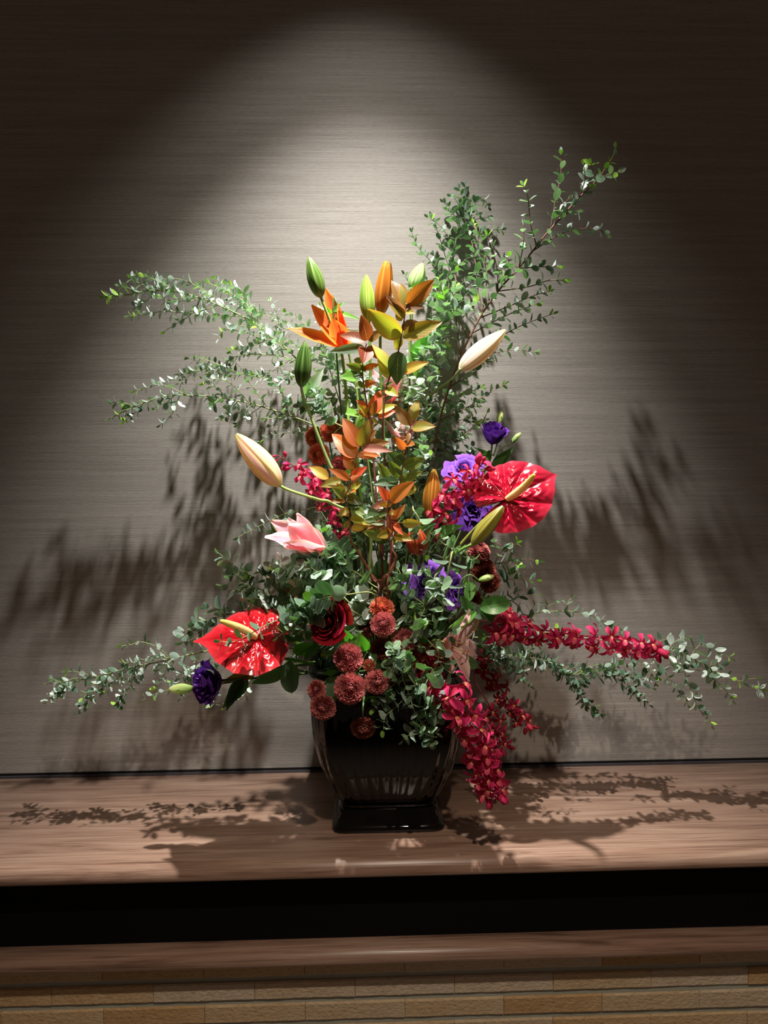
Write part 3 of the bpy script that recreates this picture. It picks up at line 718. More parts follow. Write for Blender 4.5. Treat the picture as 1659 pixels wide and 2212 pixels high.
euc('tall brown-stemmed eucalyptus branch reaching furthest up to the right', [(905, 1050), (935, 968), (960, 870)] + B_((400, 1480), (540, 1190), (680, 990), (800, 860), (920, 710), (1010, 600), (1200, 390), (1330, 260), (1430, 110), (1440, 60)), [
    B_((1010, 600), (1050, 380), (1080, 240), (1080, 90)), B_((920, 710), (880, 570), (860, 380), (830, 310)), B_((1210, 390), (1240, 270), (1230, 170)), B_((1300, 260), (1295, 230), (1280, 160)),
    B_((1330, 265), (1400, 240), (1460, 220)), B_((900, 740), (1060, 640), (1200, 600), (1320, 600), (1390, 640)), B_((790, 865), (940, 850), (1070, 850)), B_((790, 860), (830, 700), (830, 560)),
    B_((670, 1020), (870, 980), (1000, 940), (1110, 940)), B_((550, 1180), (760, 1100), (900, 1040), (1010, 1010)), B_((500, 1290), (700, 1180), (850, 1120), (940, 1090)), B_((390, 1480), (700, 1300), (840, 1230), (1030, 1160)),
    B_((660, 1010), (655, 850), (610, 700), (590, 640)), B_((560, 1160), (590, 900), (560, 740), (500, 560)), B_((545, 1170), (530, 1000), (510, 800), (480, 640)), B_((390, 1500), (560, 1440), (760, 1400), (910, 1420)),
    B_((340, 1640), (480, 1560), (560, 1500), (640, 1400)), B_((395, 1450), (380, 1150), (370, 1000), (400, 830)), B_((460, 1330), (380, 1160), (290, 1060), (250, 1000)), B_((790, 860), (740, 820), (720, 850), (730, 780)), B_((1060, 550), (1130, 490), (1190, 480)), B_((1080, 520), (1090, 450), (1130, 400)),
    B_((720, 950), (700, 900), (690, 850)), [(948, 900), (1000, 885), (1042, 858), (1090, 830)], [(960, 870), (1010, 850), (1040, 835)], [(930, 960), (990, 945), (1030, 915)], [(935, 950), (975, 935), (1010, 900)], [(925, 985), (990, 950), (1040, 910), (1052, 892)]],
    w=16, we=30, size=.0225, sp=.0235, start=.45, sc='b', r=.0036, dw=6, seed=6, tones=('pale', 'green', 'dark', 'sage'), spread=58)
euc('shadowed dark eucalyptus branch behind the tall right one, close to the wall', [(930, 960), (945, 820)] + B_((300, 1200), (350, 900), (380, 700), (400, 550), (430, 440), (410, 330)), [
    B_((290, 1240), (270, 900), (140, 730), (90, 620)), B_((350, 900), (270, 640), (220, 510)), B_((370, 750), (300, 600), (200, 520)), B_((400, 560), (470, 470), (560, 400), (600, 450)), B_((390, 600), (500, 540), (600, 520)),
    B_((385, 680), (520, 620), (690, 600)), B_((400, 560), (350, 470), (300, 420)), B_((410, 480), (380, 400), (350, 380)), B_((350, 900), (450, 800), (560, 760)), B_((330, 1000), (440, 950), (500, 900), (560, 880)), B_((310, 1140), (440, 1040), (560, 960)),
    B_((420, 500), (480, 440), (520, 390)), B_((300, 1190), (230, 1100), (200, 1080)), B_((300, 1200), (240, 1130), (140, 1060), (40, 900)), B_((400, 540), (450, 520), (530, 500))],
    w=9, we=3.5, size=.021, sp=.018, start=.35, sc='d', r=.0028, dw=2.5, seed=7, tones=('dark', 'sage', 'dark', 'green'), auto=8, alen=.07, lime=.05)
C_ = lambda *p: cr(860, 600, 5.53, *p)
euc('bright eucalyptus spray of round silvery leaves left of the white lily bud', [(905, 1000)] + C_((330, 1700), (370, 1200), (480, 900), (520, 560), (560, 300), (530, 130)), [
    C_((500, 1000), (560, 980), (600, 860)), C_((430, 1040), (520, 1040), (550, 1000)), C_((480, 900), (430, 740), (520, 640)), C_((540, 620), (440, 600), (400, 560)), C_((560, 300), (640, 260), (700, 110)), C_((370, 1200), (260, 1060), (190, 900)),
    C_((370, 1300), (250, 1420), (160, 1400)), C_((400, 1100), (420, 940), (560, 800)), C_((350, 1500), (250, 1560), (180, 1380)), C_((520, 560), (680, 380), (790, 380), (930, 290))],
    w=24, we=24, size=.0255, sp=.019, start=.1, sc='y', r=.0024, shape='round', dw=5, seed=8, tones=('pale', 'pale', 'sage', 'green'), auto=6, alen=.06)
euc('low bushy eucalyptus spray between the brown branch and the upper purple flower', [(905, 1080)] + C_((250, 2200), (360, 2050), (500, 1900), (640, 1700), (760, 1560), (940, 1540)), [
    C_((360, 2080), (520, 2050), (640, 1960), (800, 1750), (1040, 1700)), C_((300, 2150), (420, 2180), (560, 2100), (680, 2050)), C_((500, 1900), (520, 1750), (460, 1560)), C_((640, 1720), (740, 1700), (880, 1680)), C_((340, 2050), (430, 1960), (560, 1960), (610, 1980)),
    C_((300, 2120), (260, 1960), (310, 1800)), C_((560, 1820), (660, 1560), (760, 1400)), C_((240, 2200), (400, 2300), (560, 2280))],
    w=18, we=12, size=.022, sp=.017, start=.05, sc='y', r=.0022, dw=5, seed=9, tones=('pale', 'green', 'sage'), auto=8, alen=.06)
E_ = lambda *p: cr(80, 1300, 3.456, *p)
euc('long low eucalyptus branch reaching furthest left near the ledge', [(640, 1400), (540, 1400)] + E_((1260, 370), (1000, 430), (700, 490), (450, 560), (250, 610), (70, 745)), [
    E_((700, 490), (560, 600), (480, 650), (350, 760), (320, 810)), E_((450, 560), (360, 540), (280, 520), (220, 520)), E_((360, 590), (280, 570), (200, 600), (120, 580)), E_((450, 560), (400, 660), (340, 720)), E_((1000, 430), (900, 400), (800, 430), (700, 460), (640, 450)),
    E_((870, 460), (740, 540), (620, 600), (500, 680)), E_((980, 385), (900, 340), (780, 300), (700, 320), (630, 330)), E_((740, 520), (700, 620), (640, 700), (590, 780)), E_((300, 600), (220, 650), (130, 700)), E_((560, 520), (480, 600), (430, 700), (400, 760)), E_((1000, 430), (960, 520), (890, 640))],
    w=34, we=26, size=.0195, sp=.0165, start=.4, sc='y', r=.0026, dw=6, seed=10, tones=('pale', 'sage', 'pale', 'dark'), auto=4, alen=.05)
euc('dark thin eucalyptus twigs hanging behind the purple bloom at lower left', [(640, 1430), (560, 1430)] + E_((1430, 450), (1270, 520), (1150, 590), (1050, 640), (900, 680), (780, 740)), [
    E_((1200, 400), (1120, 480), (1060, 560), (1000, 600)), E_((1420, 450), (1300, 440), (1200, 440), (1100, 360)), E_((1640, 650), (1560, 690), (1480, 740), (1400, 790)), E_((1350, 720), (1320, 760), (1290, 780)), E_((1150, 600), (1100, 680), (1070, 720)), E_((1100, 540), (1140, 500), (1190, 490))],
    w=26, size=.018, sp=.021, start=.3, sc='g', r=.0016, dw=4, seed=11, tones=('dark', 'sage', 'pale'))
G_ = lambda *p: cr(380, 1180, 4.1475, *p)
euc('eucalyptus branch with large dark leaves arching above the left red anthurium', [(690, 1310), (640, 1300)] + G_((980, 515), (800, 520), (620, 570), (440, 620), (320, 660), (200, 720), (60, 760)), [
    G_((320, 660), (240, 680), (180, 650)), G_((440, 620), (400, 570), (330, 550), (280, 550)), G_((620, 570), (560, 500), (510, 470)), G_((700, 550), (720, 480), (680, 450)), G_((300, 680), (240, 760), (150, 830), (60, 860)), G_((200, 720), (120, 790), (50, 800)), G_((500, 600), (380, 620), (350, 650))],
    w=36, we=34, size=.033, sp=.026, start=.05, sc='b', r=.0024, shape='oval', dw=4, seed=12, tones=('dark', 'dark', 'green', 'sage'), lime=.05)
euc('eucalyptus twig of round leaves crossing in front of the left red anthurium', G_((1350, 560), (1230, 550), (1180, 600), (950, 650), (780, 720), (640, 800), (500, 860), (400, 850)), [G_((1180, 600), (1100, 540), (1030, 560)), G_((1230, 550), (1300, 480), (1380, 500))],
    w=53, we=56, size=.0245, sp=.024, start=.0, sc='y', r=.0019, shape='round', dw=3, seed=13, tones=('dark', 'green'), spread=75, lime=.1)
euc('thin eucalyptus spray left of the opening pink lily', [(720, 1150)] + cr(480, 900, 5.925, (1230, 1180), (1080, 1190), (950, 1210), (780, 1250), (540, 1370), (380, 1450), (200, 1545)), [cr(480, 900, 5.925, (1400, 1330), (1160, 1320), (1050, 1370)), cr(480, 900, 5.925, (860, 1230), (760, 1390), (620, 1450))],
    w=30, size=.0225, sp=.022, start=.1, sc='g', r=.0016, dw=3, seed=14, tones=('dark', 'sage', 'dark'), lime=.15, spread=78)
euc('spreading eucalyptus sprays with broad dull leaves reaching left under the pink lily', [(700, 1250), (660, 1262)] + G_((960, 370), (880, 400), (740, 430), (560, 260), (480, 240)), [
    G_((1050, 160), (940, 170), (850, 150)), G_((1200, 200), (1000, 170), (830, 220), (650, 290)), G_((900, 300), (780, 250), (640, 220), (490, 260)), G_((1060, 360), (900, 390), (780, 460), (640, 470)), G_((1100, 300), (1000, 260), (850, 330), (760, 400)), G_((880, 400), (780, 500), (700, 520)), G_((1100, 400), (960, 480), (860, 500))],
    w=40, we=38, size=.031, sp=.021, start=.0, sc='y', r=.0022, shape='round', dw=6, seed=15, tones=('sage', 'pale', 'dark', 'dark'), auto=5, alen=.06, lime=.15)
H_ = lambda *p: cr(560, 1180, 5.184, *p)
for i, (lb, pth, ww, sh, tn) in enumerate([
    ('dense cluster of round grey-green eucalyptus leaves under the opening pink lily', H_((900, 520), (800, 420), (700, 300), (620, 250), (540, 240), (420, 300)), 48, 'round', ('sage', 'dark', 'pale')),
    ('broad-leaved eucalyptus spray hanging left of the reddish bare stems', H_((1250, 420), (1100, 300), (980, 240), (860, 140), (760, 120)), 46, 'round', ('dark', 'sage', 'green')),
    ('pale drooping eucalyptus leaves above the large dark red rose', H_((1100, 480), (950, 420), (820, 430), (700, 480), (560, 520), (440, 460)), 44, 'oval', ('pale', 'sage', 'dark')),
    ('grey eucalyptus sprig with two broad pale leaves between rose and rust pompons', H_((1260, 480), (1150, 540), (1180, 640), (1220, 780)), 47, 'round', ('pale', 'sage')),
    ('eucalyptus leaves directly above the dark red rose, partly covering it', H_((1000, 540), (880, 540), (760, 580), (640, 620), (560, 700), (500, 780)), 56, 'round', ('dark', 'green', 'dark')),
    ('small eucalyptus sprig hanging left of the dark red rose', H_((720, 640), (560, 700), (420, 760), (430, 840), (560, 880), (600, 960)), 53, 'oval', ('dark', 'green'))]):
    euc(lb, pth, [], w=ww, size=.036 if i != 5 else .024, sp=.018, start=0, shape=sh, tones=tn, sc='y', r=.002, auto=8 if i < 3 else 4, alen=.055, seed=20 + i, lime=.05)
J_ = lambda *p: cr(640, 1200, 4.1475, *p)
euc('straight eucalyptus stem with paired round leaves hanging down on the right of center', [(975, 1200)] + J_((1350, 200), (1340, 330), (1320, 440), (1300, 560), (1290, 700), (1280, 860), (1260, 980), (1200, 1060)), [
    J_((1340, 330), (1280, 260), (1200, 180)), J_((1300, 560), (1200, 590), (1080, 630)), J_((1310, 560), (1360, 640), (1390, 720)), J_((1300, 560), (1240, 620), (1170, 600)), J_((1270, 940), (1350, 1030), (1430, 1060)), J_((1260, 980), (1200, 1060), (1160, 1150))],
    w=58, we=60, size=.031, sp=.024, start=.0, sc='y', r=.0023, shape='round', dw=4, seed=30, tones=('green', 'sage', 'dark', 'green'), spread=80, lime=.2)
euc('eucalyptus spray of large green leaves covering the lower purple flower', J_((1180, 760), (1080, 640), (1150, 460), (1040, 360), (950, 250), (960, 150)), [
    J_((1150, 460), (1060, 430), (980, 420)), J_((1040, 360), (900, 300), (860, 250)), J_((1030, 560), (960, 540), (920, 600)), J_((1080, 640), (1100, 740), (1110, 800)), J_((1150, 460), (1230, 380), (1290, 240)), J_((1240, 60), (1180, 130), (1100, 140))],
    w=49, size=.031, sp=.024, start=.0, sc='y', r=.0021, shape='round', dw=4, seed=31, tones=('green', 'dark', 'sage'), spread=70, auto=2, alen=.05, lime=.15)
euc('eucalyptus vine with round green leaves running diagonally below the bronze lily bud', cr(880, 860, 4.366, (60, 1060), (150, 1200), (260, 1310), (380, 1400), (500, 1480), (620, 1530)), [cr(880, 860, 4.366, (380, 1400), (480, 1420), (520, 1440)), cr(880, 860, 4.366, (150, 1200), (90, 1230), (60, 1280)), cr(880, 860, 4.366, (300, 1340), (230, 1400), (200, 1480))],
    w=47, we=49, size=.026, sp=.021, start=.0, sc='y', r=.0021, shape='round', dw=3, seed=32, tones=('green', 'green', 'dark'), spread=78, lime=.2)
euc('front eucalyptus trailing over the vase center in several small-leaved strands', [(900, 1430)] + J_((1000, 1010), (950, 1080), (1010, 1240), (1060, 1400), (1120, 1500), (1200, 1680)), [
    J_((950, 1080), (860, 1170), (790, 1280), (700, 1380)), J_((950, 1080), (1130, 1110), (1260, 1200), (1400, 1330)), J_((1000, 1240), (880, 1370), (800, 1440), (780, 1570)), J_((1060, 1400), (1160, 1450), (1280, 1480)), J_((1130, 1460), (1200, 1560), (1260, 1600)),
    J_((1110, 1500), (1040, 1580), (960, 1650)), J_((1120, 1140), (1230, 1330), (1340, 1420)), J_((1260, 1200), (1360, 1290), (1430, 1380)), J_((1140, 1450), (1220, 1420), (1300, 1450)), J_((1150, 1540), (1130, 1620), (1200, 1690)), J_((1020, 1270), (1100, 1230), (1060, 1210)), J_((870, 1180), (840, 1240), (830, 1200))],
    w=50, we=53, size=.0235, sp=.0175, start=.0, sc='y', r=.002, shape='round', dw=2.5, seed=33, tones=('green', 'sage', 'dark', 'green'), spread=72, lime=.3)
euc('tight eucalyptus rosette beside the lowest rust pompons over the rim', J_((1000, 1060), (960, 960), (900, 900), (860, 940)), [J_((960, 980), (1000, 920), (1020, 960)), J_((930, 930), (880, 980), (840, 960))],
    w=53, size=.024, sp=.014, start=.0, sc='y', r=.0018, shape='round', dw=2, seed=34, tones=('green', 'sage'), auto=3, alen=.03, lime=.4)
K_ = lambda *p: cr(900, 1140, 4.1475, *p)
euc('small leafy eucalyptus sprig right of the two dark upper-right pompons', [(1040, 1290)] + K_((700, 320), (760, 180), (700, 120), (680, 20)), [K_((720, 280), (800, 200), (900, 140)), K_((740, 340), (840, 320), (960, 280), (1100, 300)), K_((740, 360), (860, 420), (920, 350)), K_((760, 480), (860, 460), (980, 460), (1080, 470)), K_((780, 340), (820, 300), (850, 240))],
    w=26, size=.026, sp=.026, start=.1, sc='b', r=.0018, dw=5, seed=35, tones=('dark', 'sage', 'green', 'pale'), lime=.6)
euc('shaded eucalyptus branch above the long red orchid spray on the right', [(1020, 1330)] + K_((620, 660), (860, 660), (980, 800), (1100, 760), (1330, 745), (1500, 770), (1640, 820), (1800, 900)), [K_((1330, 745), (1360, 660), (1390, 630)), K_((860, 660), (960, 600), (1080, 600)), K_((1100, 760), (1180, 700), (1270, 660)), K_((1000, 790), (1050, 700), (1100, 680)), K_((700, 640), (820, 600), (900, 570)), [(1295, 1338), (1330, 1372), (1347, 1362)]],
    w=16, we=18, size=.0255, sp=.024, start=.1, sc='g', r=.0019, dw=3, seed=36, tones=('sage', 'dark', 'sage'), lime=.05)
L_ = lambda *p: cr(1050, 1270, 2.724, *p)
euc('long low eucalyptus branch reaching furthest right near the ledge', [(960, 1375)] + L_((0, 290), (280, 260), (540, 290), (800, 320), (1100, 370), (1250, 430), (1400, 515), (1510, 555), (1620, 595)), [
    L_((1060, 330), (1120, 310), (1190, 290)), L_((930, 350), (1000, 440), (1060, 510), (1120, 590), (1190, 690)), L_((1050, 380), (1090, 450), (1130, 480)), L_((1210, 310), (1270, 330), (1360, 370), (1450, 420)), L_((1250, 430), (1320, 520), (1400, 590), (1450, 660)), L_((1150, 390), (1170, 440), (1240, 480)),
    L_((1120, 590), (1240, 690), (1300, 750), (1330, 810)), L_((800, 320), (870, 400), (960, 480), (1000, 560)), L_((980, 340), (1030, 310), (1080, 300)), L_((1300, 460), (1350, 560), (1390, 600)), L_((1590, 590), (1600, 600), (1635, 575))],
    w=24, we=30, size=.0225, sp=.0185, start=.55, sc='y', r=.0026, dw=5, seed=37, tones=('pale', 'sage', 'pale', 'dark'), auto=5, alen=.05)
euc('hanging eucalyptus twigs in shade under the long red orchid spray', [(980, 1400)] + L_((30, 330), (150, 380), (330, 410), (480, 520), (560, 640), (640, 710)), [
    L_((60, 370), (140, 460), (200, 540), (260, 580)), L_((330, 410), (440, 500), (540, 560), (600, 540)), L_((540, 330), (660, 450), (740, 510), (830, 600), (960, 690)), L_((640, 380), (760, 480), (880, 620), (930, 660)), L_((700, 380), (820, 450), (900, 540), (980, 590)), L_((200, 400), (260, 440), (420, 460)),
    L_((430, 460), (520, 580), (590, 690)), L_((820, 420), (850, 520), (880, 560)), L_((100, 380), (120, 430), (110, 480)), L_((260, 400), (300, 460), (420, 500), (560, 500))],
    w=20, we=18, size=.022, sp=.016, start=.0, sc='g', r=.0022, dw=5, seed=38, tones=('dark', 'dark', 'sage'), auto=8, alen=.06, lime=.03)
euc('narrow eucalyptus twig with edge-on slim leaves under the orchid spray near the vase', [(990, 1370)] + L_((60, 380), (200, 400), (370, 430)), [L_((20, 300), (60, 400), (40, 470)), L_((100, 380), (200, 410), (240, 440))],
    w=32, size=.026, sp=.013, start=.0, sc='y', r=.0015, shape='slim', dw=3, seed=39, tones=('dark', 'pale', 'dark'), lime=.05, spread=85)
# inner eucalyptus filling the middle of the arrangement
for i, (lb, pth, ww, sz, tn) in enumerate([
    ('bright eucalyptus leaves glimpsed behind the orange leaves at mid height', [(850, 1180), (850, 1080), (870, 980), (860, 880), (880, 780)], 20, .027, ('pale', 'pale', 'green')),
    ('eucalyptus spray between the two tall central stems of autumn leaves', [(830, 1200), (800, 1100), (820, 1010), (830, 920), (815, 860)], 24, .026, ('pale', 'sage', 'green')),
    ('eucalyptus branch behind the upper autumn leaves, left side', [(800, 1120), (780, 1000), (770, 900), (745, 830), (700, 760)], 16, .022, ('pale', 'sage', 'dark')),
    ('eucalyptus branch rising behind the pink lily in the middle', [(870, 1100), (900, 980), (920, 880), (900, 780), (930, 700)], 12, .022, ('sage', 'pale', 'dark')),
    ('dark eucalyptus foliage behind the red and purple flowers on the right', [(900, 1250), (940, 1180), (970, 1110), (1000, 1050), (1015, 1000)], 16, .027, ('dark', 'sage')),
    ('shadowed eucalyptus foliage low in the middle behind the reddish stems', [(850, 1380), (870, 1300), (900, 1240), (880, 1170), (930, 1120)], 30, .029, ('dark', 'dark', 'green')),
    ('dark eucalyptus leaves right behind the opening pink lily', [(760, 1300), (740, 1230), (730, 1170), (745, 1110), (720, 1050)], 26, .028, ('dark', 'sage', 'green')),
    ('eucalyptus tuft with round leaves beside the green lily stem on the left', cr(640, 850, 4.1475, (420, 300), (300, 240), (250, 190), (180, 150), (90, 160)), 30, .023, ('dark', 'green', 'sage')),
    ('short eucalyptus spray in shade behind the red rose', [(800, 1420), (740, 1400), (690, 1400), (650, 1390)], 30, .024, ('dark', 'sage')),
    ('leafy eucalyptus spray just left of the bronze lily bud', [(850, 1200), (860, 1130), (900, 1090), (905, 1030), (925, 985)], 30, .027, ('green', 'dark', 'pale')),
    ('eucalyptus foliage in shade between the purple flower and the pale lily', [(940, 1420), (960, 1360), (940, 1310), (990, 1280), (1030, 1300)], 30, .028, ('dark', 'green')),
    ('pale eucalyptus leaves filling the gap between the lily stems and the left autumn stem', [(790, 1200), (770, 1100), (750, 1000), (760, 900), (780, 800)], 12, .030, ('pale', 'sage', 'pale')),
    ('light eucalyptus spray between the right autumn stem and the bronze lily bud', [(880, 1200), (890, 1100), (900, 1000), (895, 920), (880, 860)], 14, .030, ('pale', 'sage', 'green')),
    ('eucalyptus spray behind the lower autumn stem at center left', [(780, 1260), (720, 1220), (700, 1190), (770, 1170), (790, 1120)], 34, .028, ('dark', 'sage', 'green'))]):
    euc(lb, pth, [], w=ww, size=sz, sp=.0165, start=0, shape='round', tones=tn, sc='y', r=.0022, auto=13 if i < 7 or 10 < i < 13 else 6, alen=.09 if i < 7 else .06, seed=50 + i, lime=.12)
# ------------------------------------------------------------ lilies
lily_bud('tall closed green lily bud highest on the left', (693, 642), (667, 556), 24, width=35, kind='green', path=[(760, 1000, 24), (748, 850, 22), (735, 745, 22), (716, 700, 23)])
lily_bud('upright bright yellow-green lily bud between the orange lily and the autumn leaves', (797, 695), (791, 594), 26, width=33, kind='lime', path=[(800, 1000, 24), (800, 800, 26)], seed=1)
lily_bud('upright orange lily bud about to open at the top center', (822, 680), (836, 566), 30, width=33, kind='orange', open_=.16, path=[(830, 1000, 26), (822, 800, 28)], seed=2)
lily_bud('pale green lily bud right of the top autumn leaves', (891, 630), (913, 569), 22, width=32, kind='palegreen', path=[(880, 1000, 20), (884, 800, 20), (888, 700, 21)], seed=3)
lily_bud('dark green striped lily bud on the left in front of eucalyptus', (651, 836), (659, 738), 34, width=36, kind='dark', path=[(760, 1100, 34), (712, 1003, 34), (676, 912, 34), (656, 860, 34)], stemcol=((.22, .36, .12), (.34, .50, .16)))
lily_bud('large closed cream and pink lily bud pointing up left', (605, 1049), (510, 938), 42, width=50, kind='pink', path=[(800, 1150, 36), (720, 1089, 40), (690, 1080, 41), (645, 1066, 42), (620, 1057, 42)], stemcol=((.40, .50, .22), (.28, .52, .06)), seed=4)
lily_bud('large closed white lily bud pointing right behind the brown branch', (993, 800), (1092, 713), 25, width=40, kind='white', path=[(905, 900, 18), (935, 850, 18), (970, 825, 18)], stemcol=((.30, .42, .14), (.36, .52, .18)), seed=5)
lily_bud('large bronze lily bud right of the central autumn leaves', (930, 1122), (938, 1013), 40, width=40, kind='bronze', path=[(920, 1200, 38)], seed=1)
lily_bud('olive green lily bud in front of the right anthurium', (1020, 1176), (1087, 1094), 52, width=34, kind='olive', path=[(950, 1230, 46), (990, 1192, 50)], seed=2, open_=.04)
lily_bud('half hidden orange-red lily bud below the bronze one', (905, 1199), (897, 1140), 42, width=42, kind='red', open_=.12, seed=3)
lily_bud('small dark green lily bud behind the opening pink lily', (614, 1161), (589, 1134), 38, width=20, kind='dark', path=[(700, 1230, 36), (640, 1185, 38)], seed=1)
lily_bud('slim peach lily bud half hidden in eucalyptus left of center', (655, 1290), (578, 1247), 37, width=25, kind='peach', path=[(720, 1330, 35)], seed=2)
lily_bud('slender green lily bud behind the central orange leaves', (775, 945), (790, 872), 30, width=26, kind='green', path=[(775, 1040, 30)], seed=5)
lily_open('open orange lily at upper left with long upswept petals', (748, 752), (-.30, -.62, .72), 22, [(72, 50, .145, .042, 14), (38, 36, .130, .044, 4), (8, 34, .150, .038, 8), (-62, 14, .115, .040, -14), (-112, 18, .105, .046, -22), (180, 24, .10, .048, -25)], path=[(775, 900, 20)])
lily_open('half open pink lily on the left facing up left', (700, 1192), (-.72, -.38, .58), 46, [(100, 14, .128, .060, 8), (160, 30, .105, .058, -22), (215, 16, .112, .060, -12), (270, 8, .112, .060, -10), (330, 20, .10, .055, -5), (40, 24, .135, .045, 20)], kind='pink', path=[(760, 1240, 40)])
lily_open('pink lily deep behind the upper autumn leaves', (842, 872), (-.1, -.3, .95), 20, [(0, 20, .105, .045, 10), (60, 18, .10, .045, 8), (120, 20, .10, .045, 10), (180, 22, .09, .048, 15), (240, 20, .095, .045, 10), (300, 22, .11, .04, 5)], kind='pink', path=[(850, 1000, 20)], stamens=False)
lily_open('pink lily in the middle behind orange and green leaves', (866, 975), (.0, -.3, .95), 20, [(0, 20, .10, .045, 10), (60, 18, .10, .045, 8), (120, 22, .10, .045, 10), (180, 20, .095, .05, 10), (240, 20, .095, .045, 10), (300, 22, .10, .045, 5)], kind='pink', path=[(860, 1080, 22)], stamens=False)
lily_open('pale pink open lily low on the right of the rim', (958, 1388), (.86, -.48, -.02), 45, [(0, 34, .100, .050, 30), (60, 40, .088, .044, 35), (125, 36, .085, .046, 40), (180, 30, .098, .048, 35), (240, 38, .112, .052, 45), (300, 36, .100, .048, 35)], kind='palepink')
# ------------------------------------------------------------ anthuriums
anthurium('large glossy red anthurium on the right with a yellow spadix pointing up right', (1095, 1079), (1199, 1025), 44, (-.12, -1, .30), [1.05, .955, .90, .83, .76, .69, .64, .62, .63, .63, .58, .10], (1154, 1025), 51, [(900, 1300, 36), (1000, 1170, 38), (1070, 1100, 41)])
anthurium('glossy red anthurium at lower left with a cream spadix pointing left', (554, 1380), (423, 1380), 48, (.0, -.62, .78), [1.07, .89, .80, .745, .71, .70, .70, .69, .66, .63, .55, .10], (476, 1341), 54, [(760, 1372, 36), (690, 1374, 42), (620, 1386, 46)], seed=2)
# ------------------------------------------------------------ roses and lisianthus
RED = ((.10, .002, .006), (.36, .006, .014)); RED2 = ((.22, .004, .01), (.55, .01, .02))
PUR = ((.055, .012, .14), (.15, .04, .36)); PUR2 = ((.12, .03, .32), (.28, .10, .62))
cup_flower('rose', 'large dark red rose left of center near the rim', 'flower', 'red roses', (714, 1344), 54, (-.50, -.82, .26), .040, 14, RED, 'petal_velvet', openness=.9, seed=1)
cup_flower('rose', 'bright red rose high up behind the right autumn leaves', 'flower', 'red roses', (884, 876), 14, (-.1, -.6, .75), .027, 11, RED2, 'petal_velvet', openness=.7, seed=2, path=[(880, 1000, 15)])
cup_flower('rose', 'red rose behind the autumn leaves, below the highest red rose', 'flower', 'red roses', (874, 932), 15, (-.1, -.7, .6), .024, 10, RED2, 'petal_velvet', openness=.6, seed=3, path=[(876, 1020, 15)])
cup_flower('rose', 'shaded dark red rose low behind the rust pompons', 'flower', 'red roses', (922, 1420), 36, (.1, -.9, .2), .034, 12, RED, 'petal_velvet', openness=.8, seed=4)
t1, c, M = cup_flower('lisianthus', 'upright purple lisianthus with two green buds, right of center', 'flower', 'purple lisianthus', (1064, 946), 24, (.03, -.34, .93), .033, 12, PUR, 'petal_velvet', ruffle=.09, openness=.5, hgt=1.5, seed=5, path=[(960, 1200, 26), (1030, 1050, 24), (1056, 1000, 24)])
V, Fc, C = [], [], []
for i in range(13):
    u = i / 12; r = .20 * math.sin(math.pi * (u * .88 + .06)) ** .7 * (1 if u < .8 else 1.0 - .2 * (u - .8) * 5)
    for k in range(12):
        a = k * math.pi / 6 + u * 1.3; rr = r * (1 + .13 * math.sin(3 * k * math.pi / 6 + u * 2)); V.append((rr * math.cos(a), rr * math.sin(a), u)); C.append(lerp3((.22, .36, .08), (.56, .62, .28), u))
for i in range(12):
    for k in range(12): Fc.append((i * 12 + k, i * 12 + (k + 1) % 12, (i + 1) * 12 + (k + 1) % 12, (i + 1) * 12 + k))
Fc.append(tuple(range(144, 156)))
LB = mesh('bud', V, Fc, 'petal_soft', C)
def lbud(t, base, tip, w, path):
    a, b = P(*base, w), P(*tip, w); stem(t, [P(*p) for p in path] + [a], .0016, .0014, (.16, .28, .10), (.20, .34, .12), name='bud_stalk')
    o = link('bud', LB, t, zframe(a, b - a, s=(b - a).length))
    for k in range(4): link('sepal', leafmesh('mid', 'lance', .2), o, zframe(a, b - a) @ Matrix.Rotation(k * 1.57, 4, 'Z') @ Matrix.Translation((0, .003, 0)) @ Matrix.Rotation(R(80), 4, 'X') @ Matrix.Scale((b - a).length * .75, 4))
lbud(t1, (1079, 924), (1083, 887), 23, [(1066, 985, 24), (1076, 950, 23)]); lbud(t1, (1105, 957), (1125, 935), 25, [(1068, 995, 24), (1080, 972, 25)])
for b, tp, tn in (((1064, 1010), (1108, 969), 'dark'), ((1060, 992), (1033, 970), 'dark'), ((1062, 990), (1038, 982), 'mid'), ((1058, 1020), (1090, 985), 'mid')): put_leaf(t1, P(*b, 24), P(*tp, 26), .4, tn, 'lance')
cup_flower('lisianthus', 'bright violet open lisianthus above the red orchids on the right', 'flower', 'purple lisianthus', (1004, 1012), 24, (-.1, -.7, .7), .034, 13, PUR2, 'petal_velvet', ruffle=.09, openness=1.5, hgt=.8, seed=6)
cup_flower('lisianthus', 'dark violet lisianthus left of the right anthurium base', 'flower', 'purple lisianthus', (1022, 1098), 33, (.1, -.85, .3), .037, 13, PUR, 'petal_velvet', ruffle=.12, openness=1.5, hgt=.8, seed=7)
cup_flower('lisianthus', 'violet lisianthus mostly hidden behind green eucalyptus leaves', 'flower', 'purple lisianthus', (918, 1255), 44, (-.2, -.85, .3), .034, 12, PUR2, 'petal_velvet', ruffle=.10, openness=1.3, hgt=.8, seed=8)
t2, c, M = cup_flower('lisianthus', 'violet lisianthus facing right beside the hanging eucalyptus stem', 'flower', 'purple lisianthus', (985, 1274), 42, (.75, -.6, .2), .030, 12, PUR2, 'petal_velvet', ruffle=.09, openness=1.3, hgt=.8, seed=9)
lbud(t2, (1034, 1254), (1067, 1244), 44, [(985, 1330, 42), (995, 1260, 44), (1015, 1242, 45)])
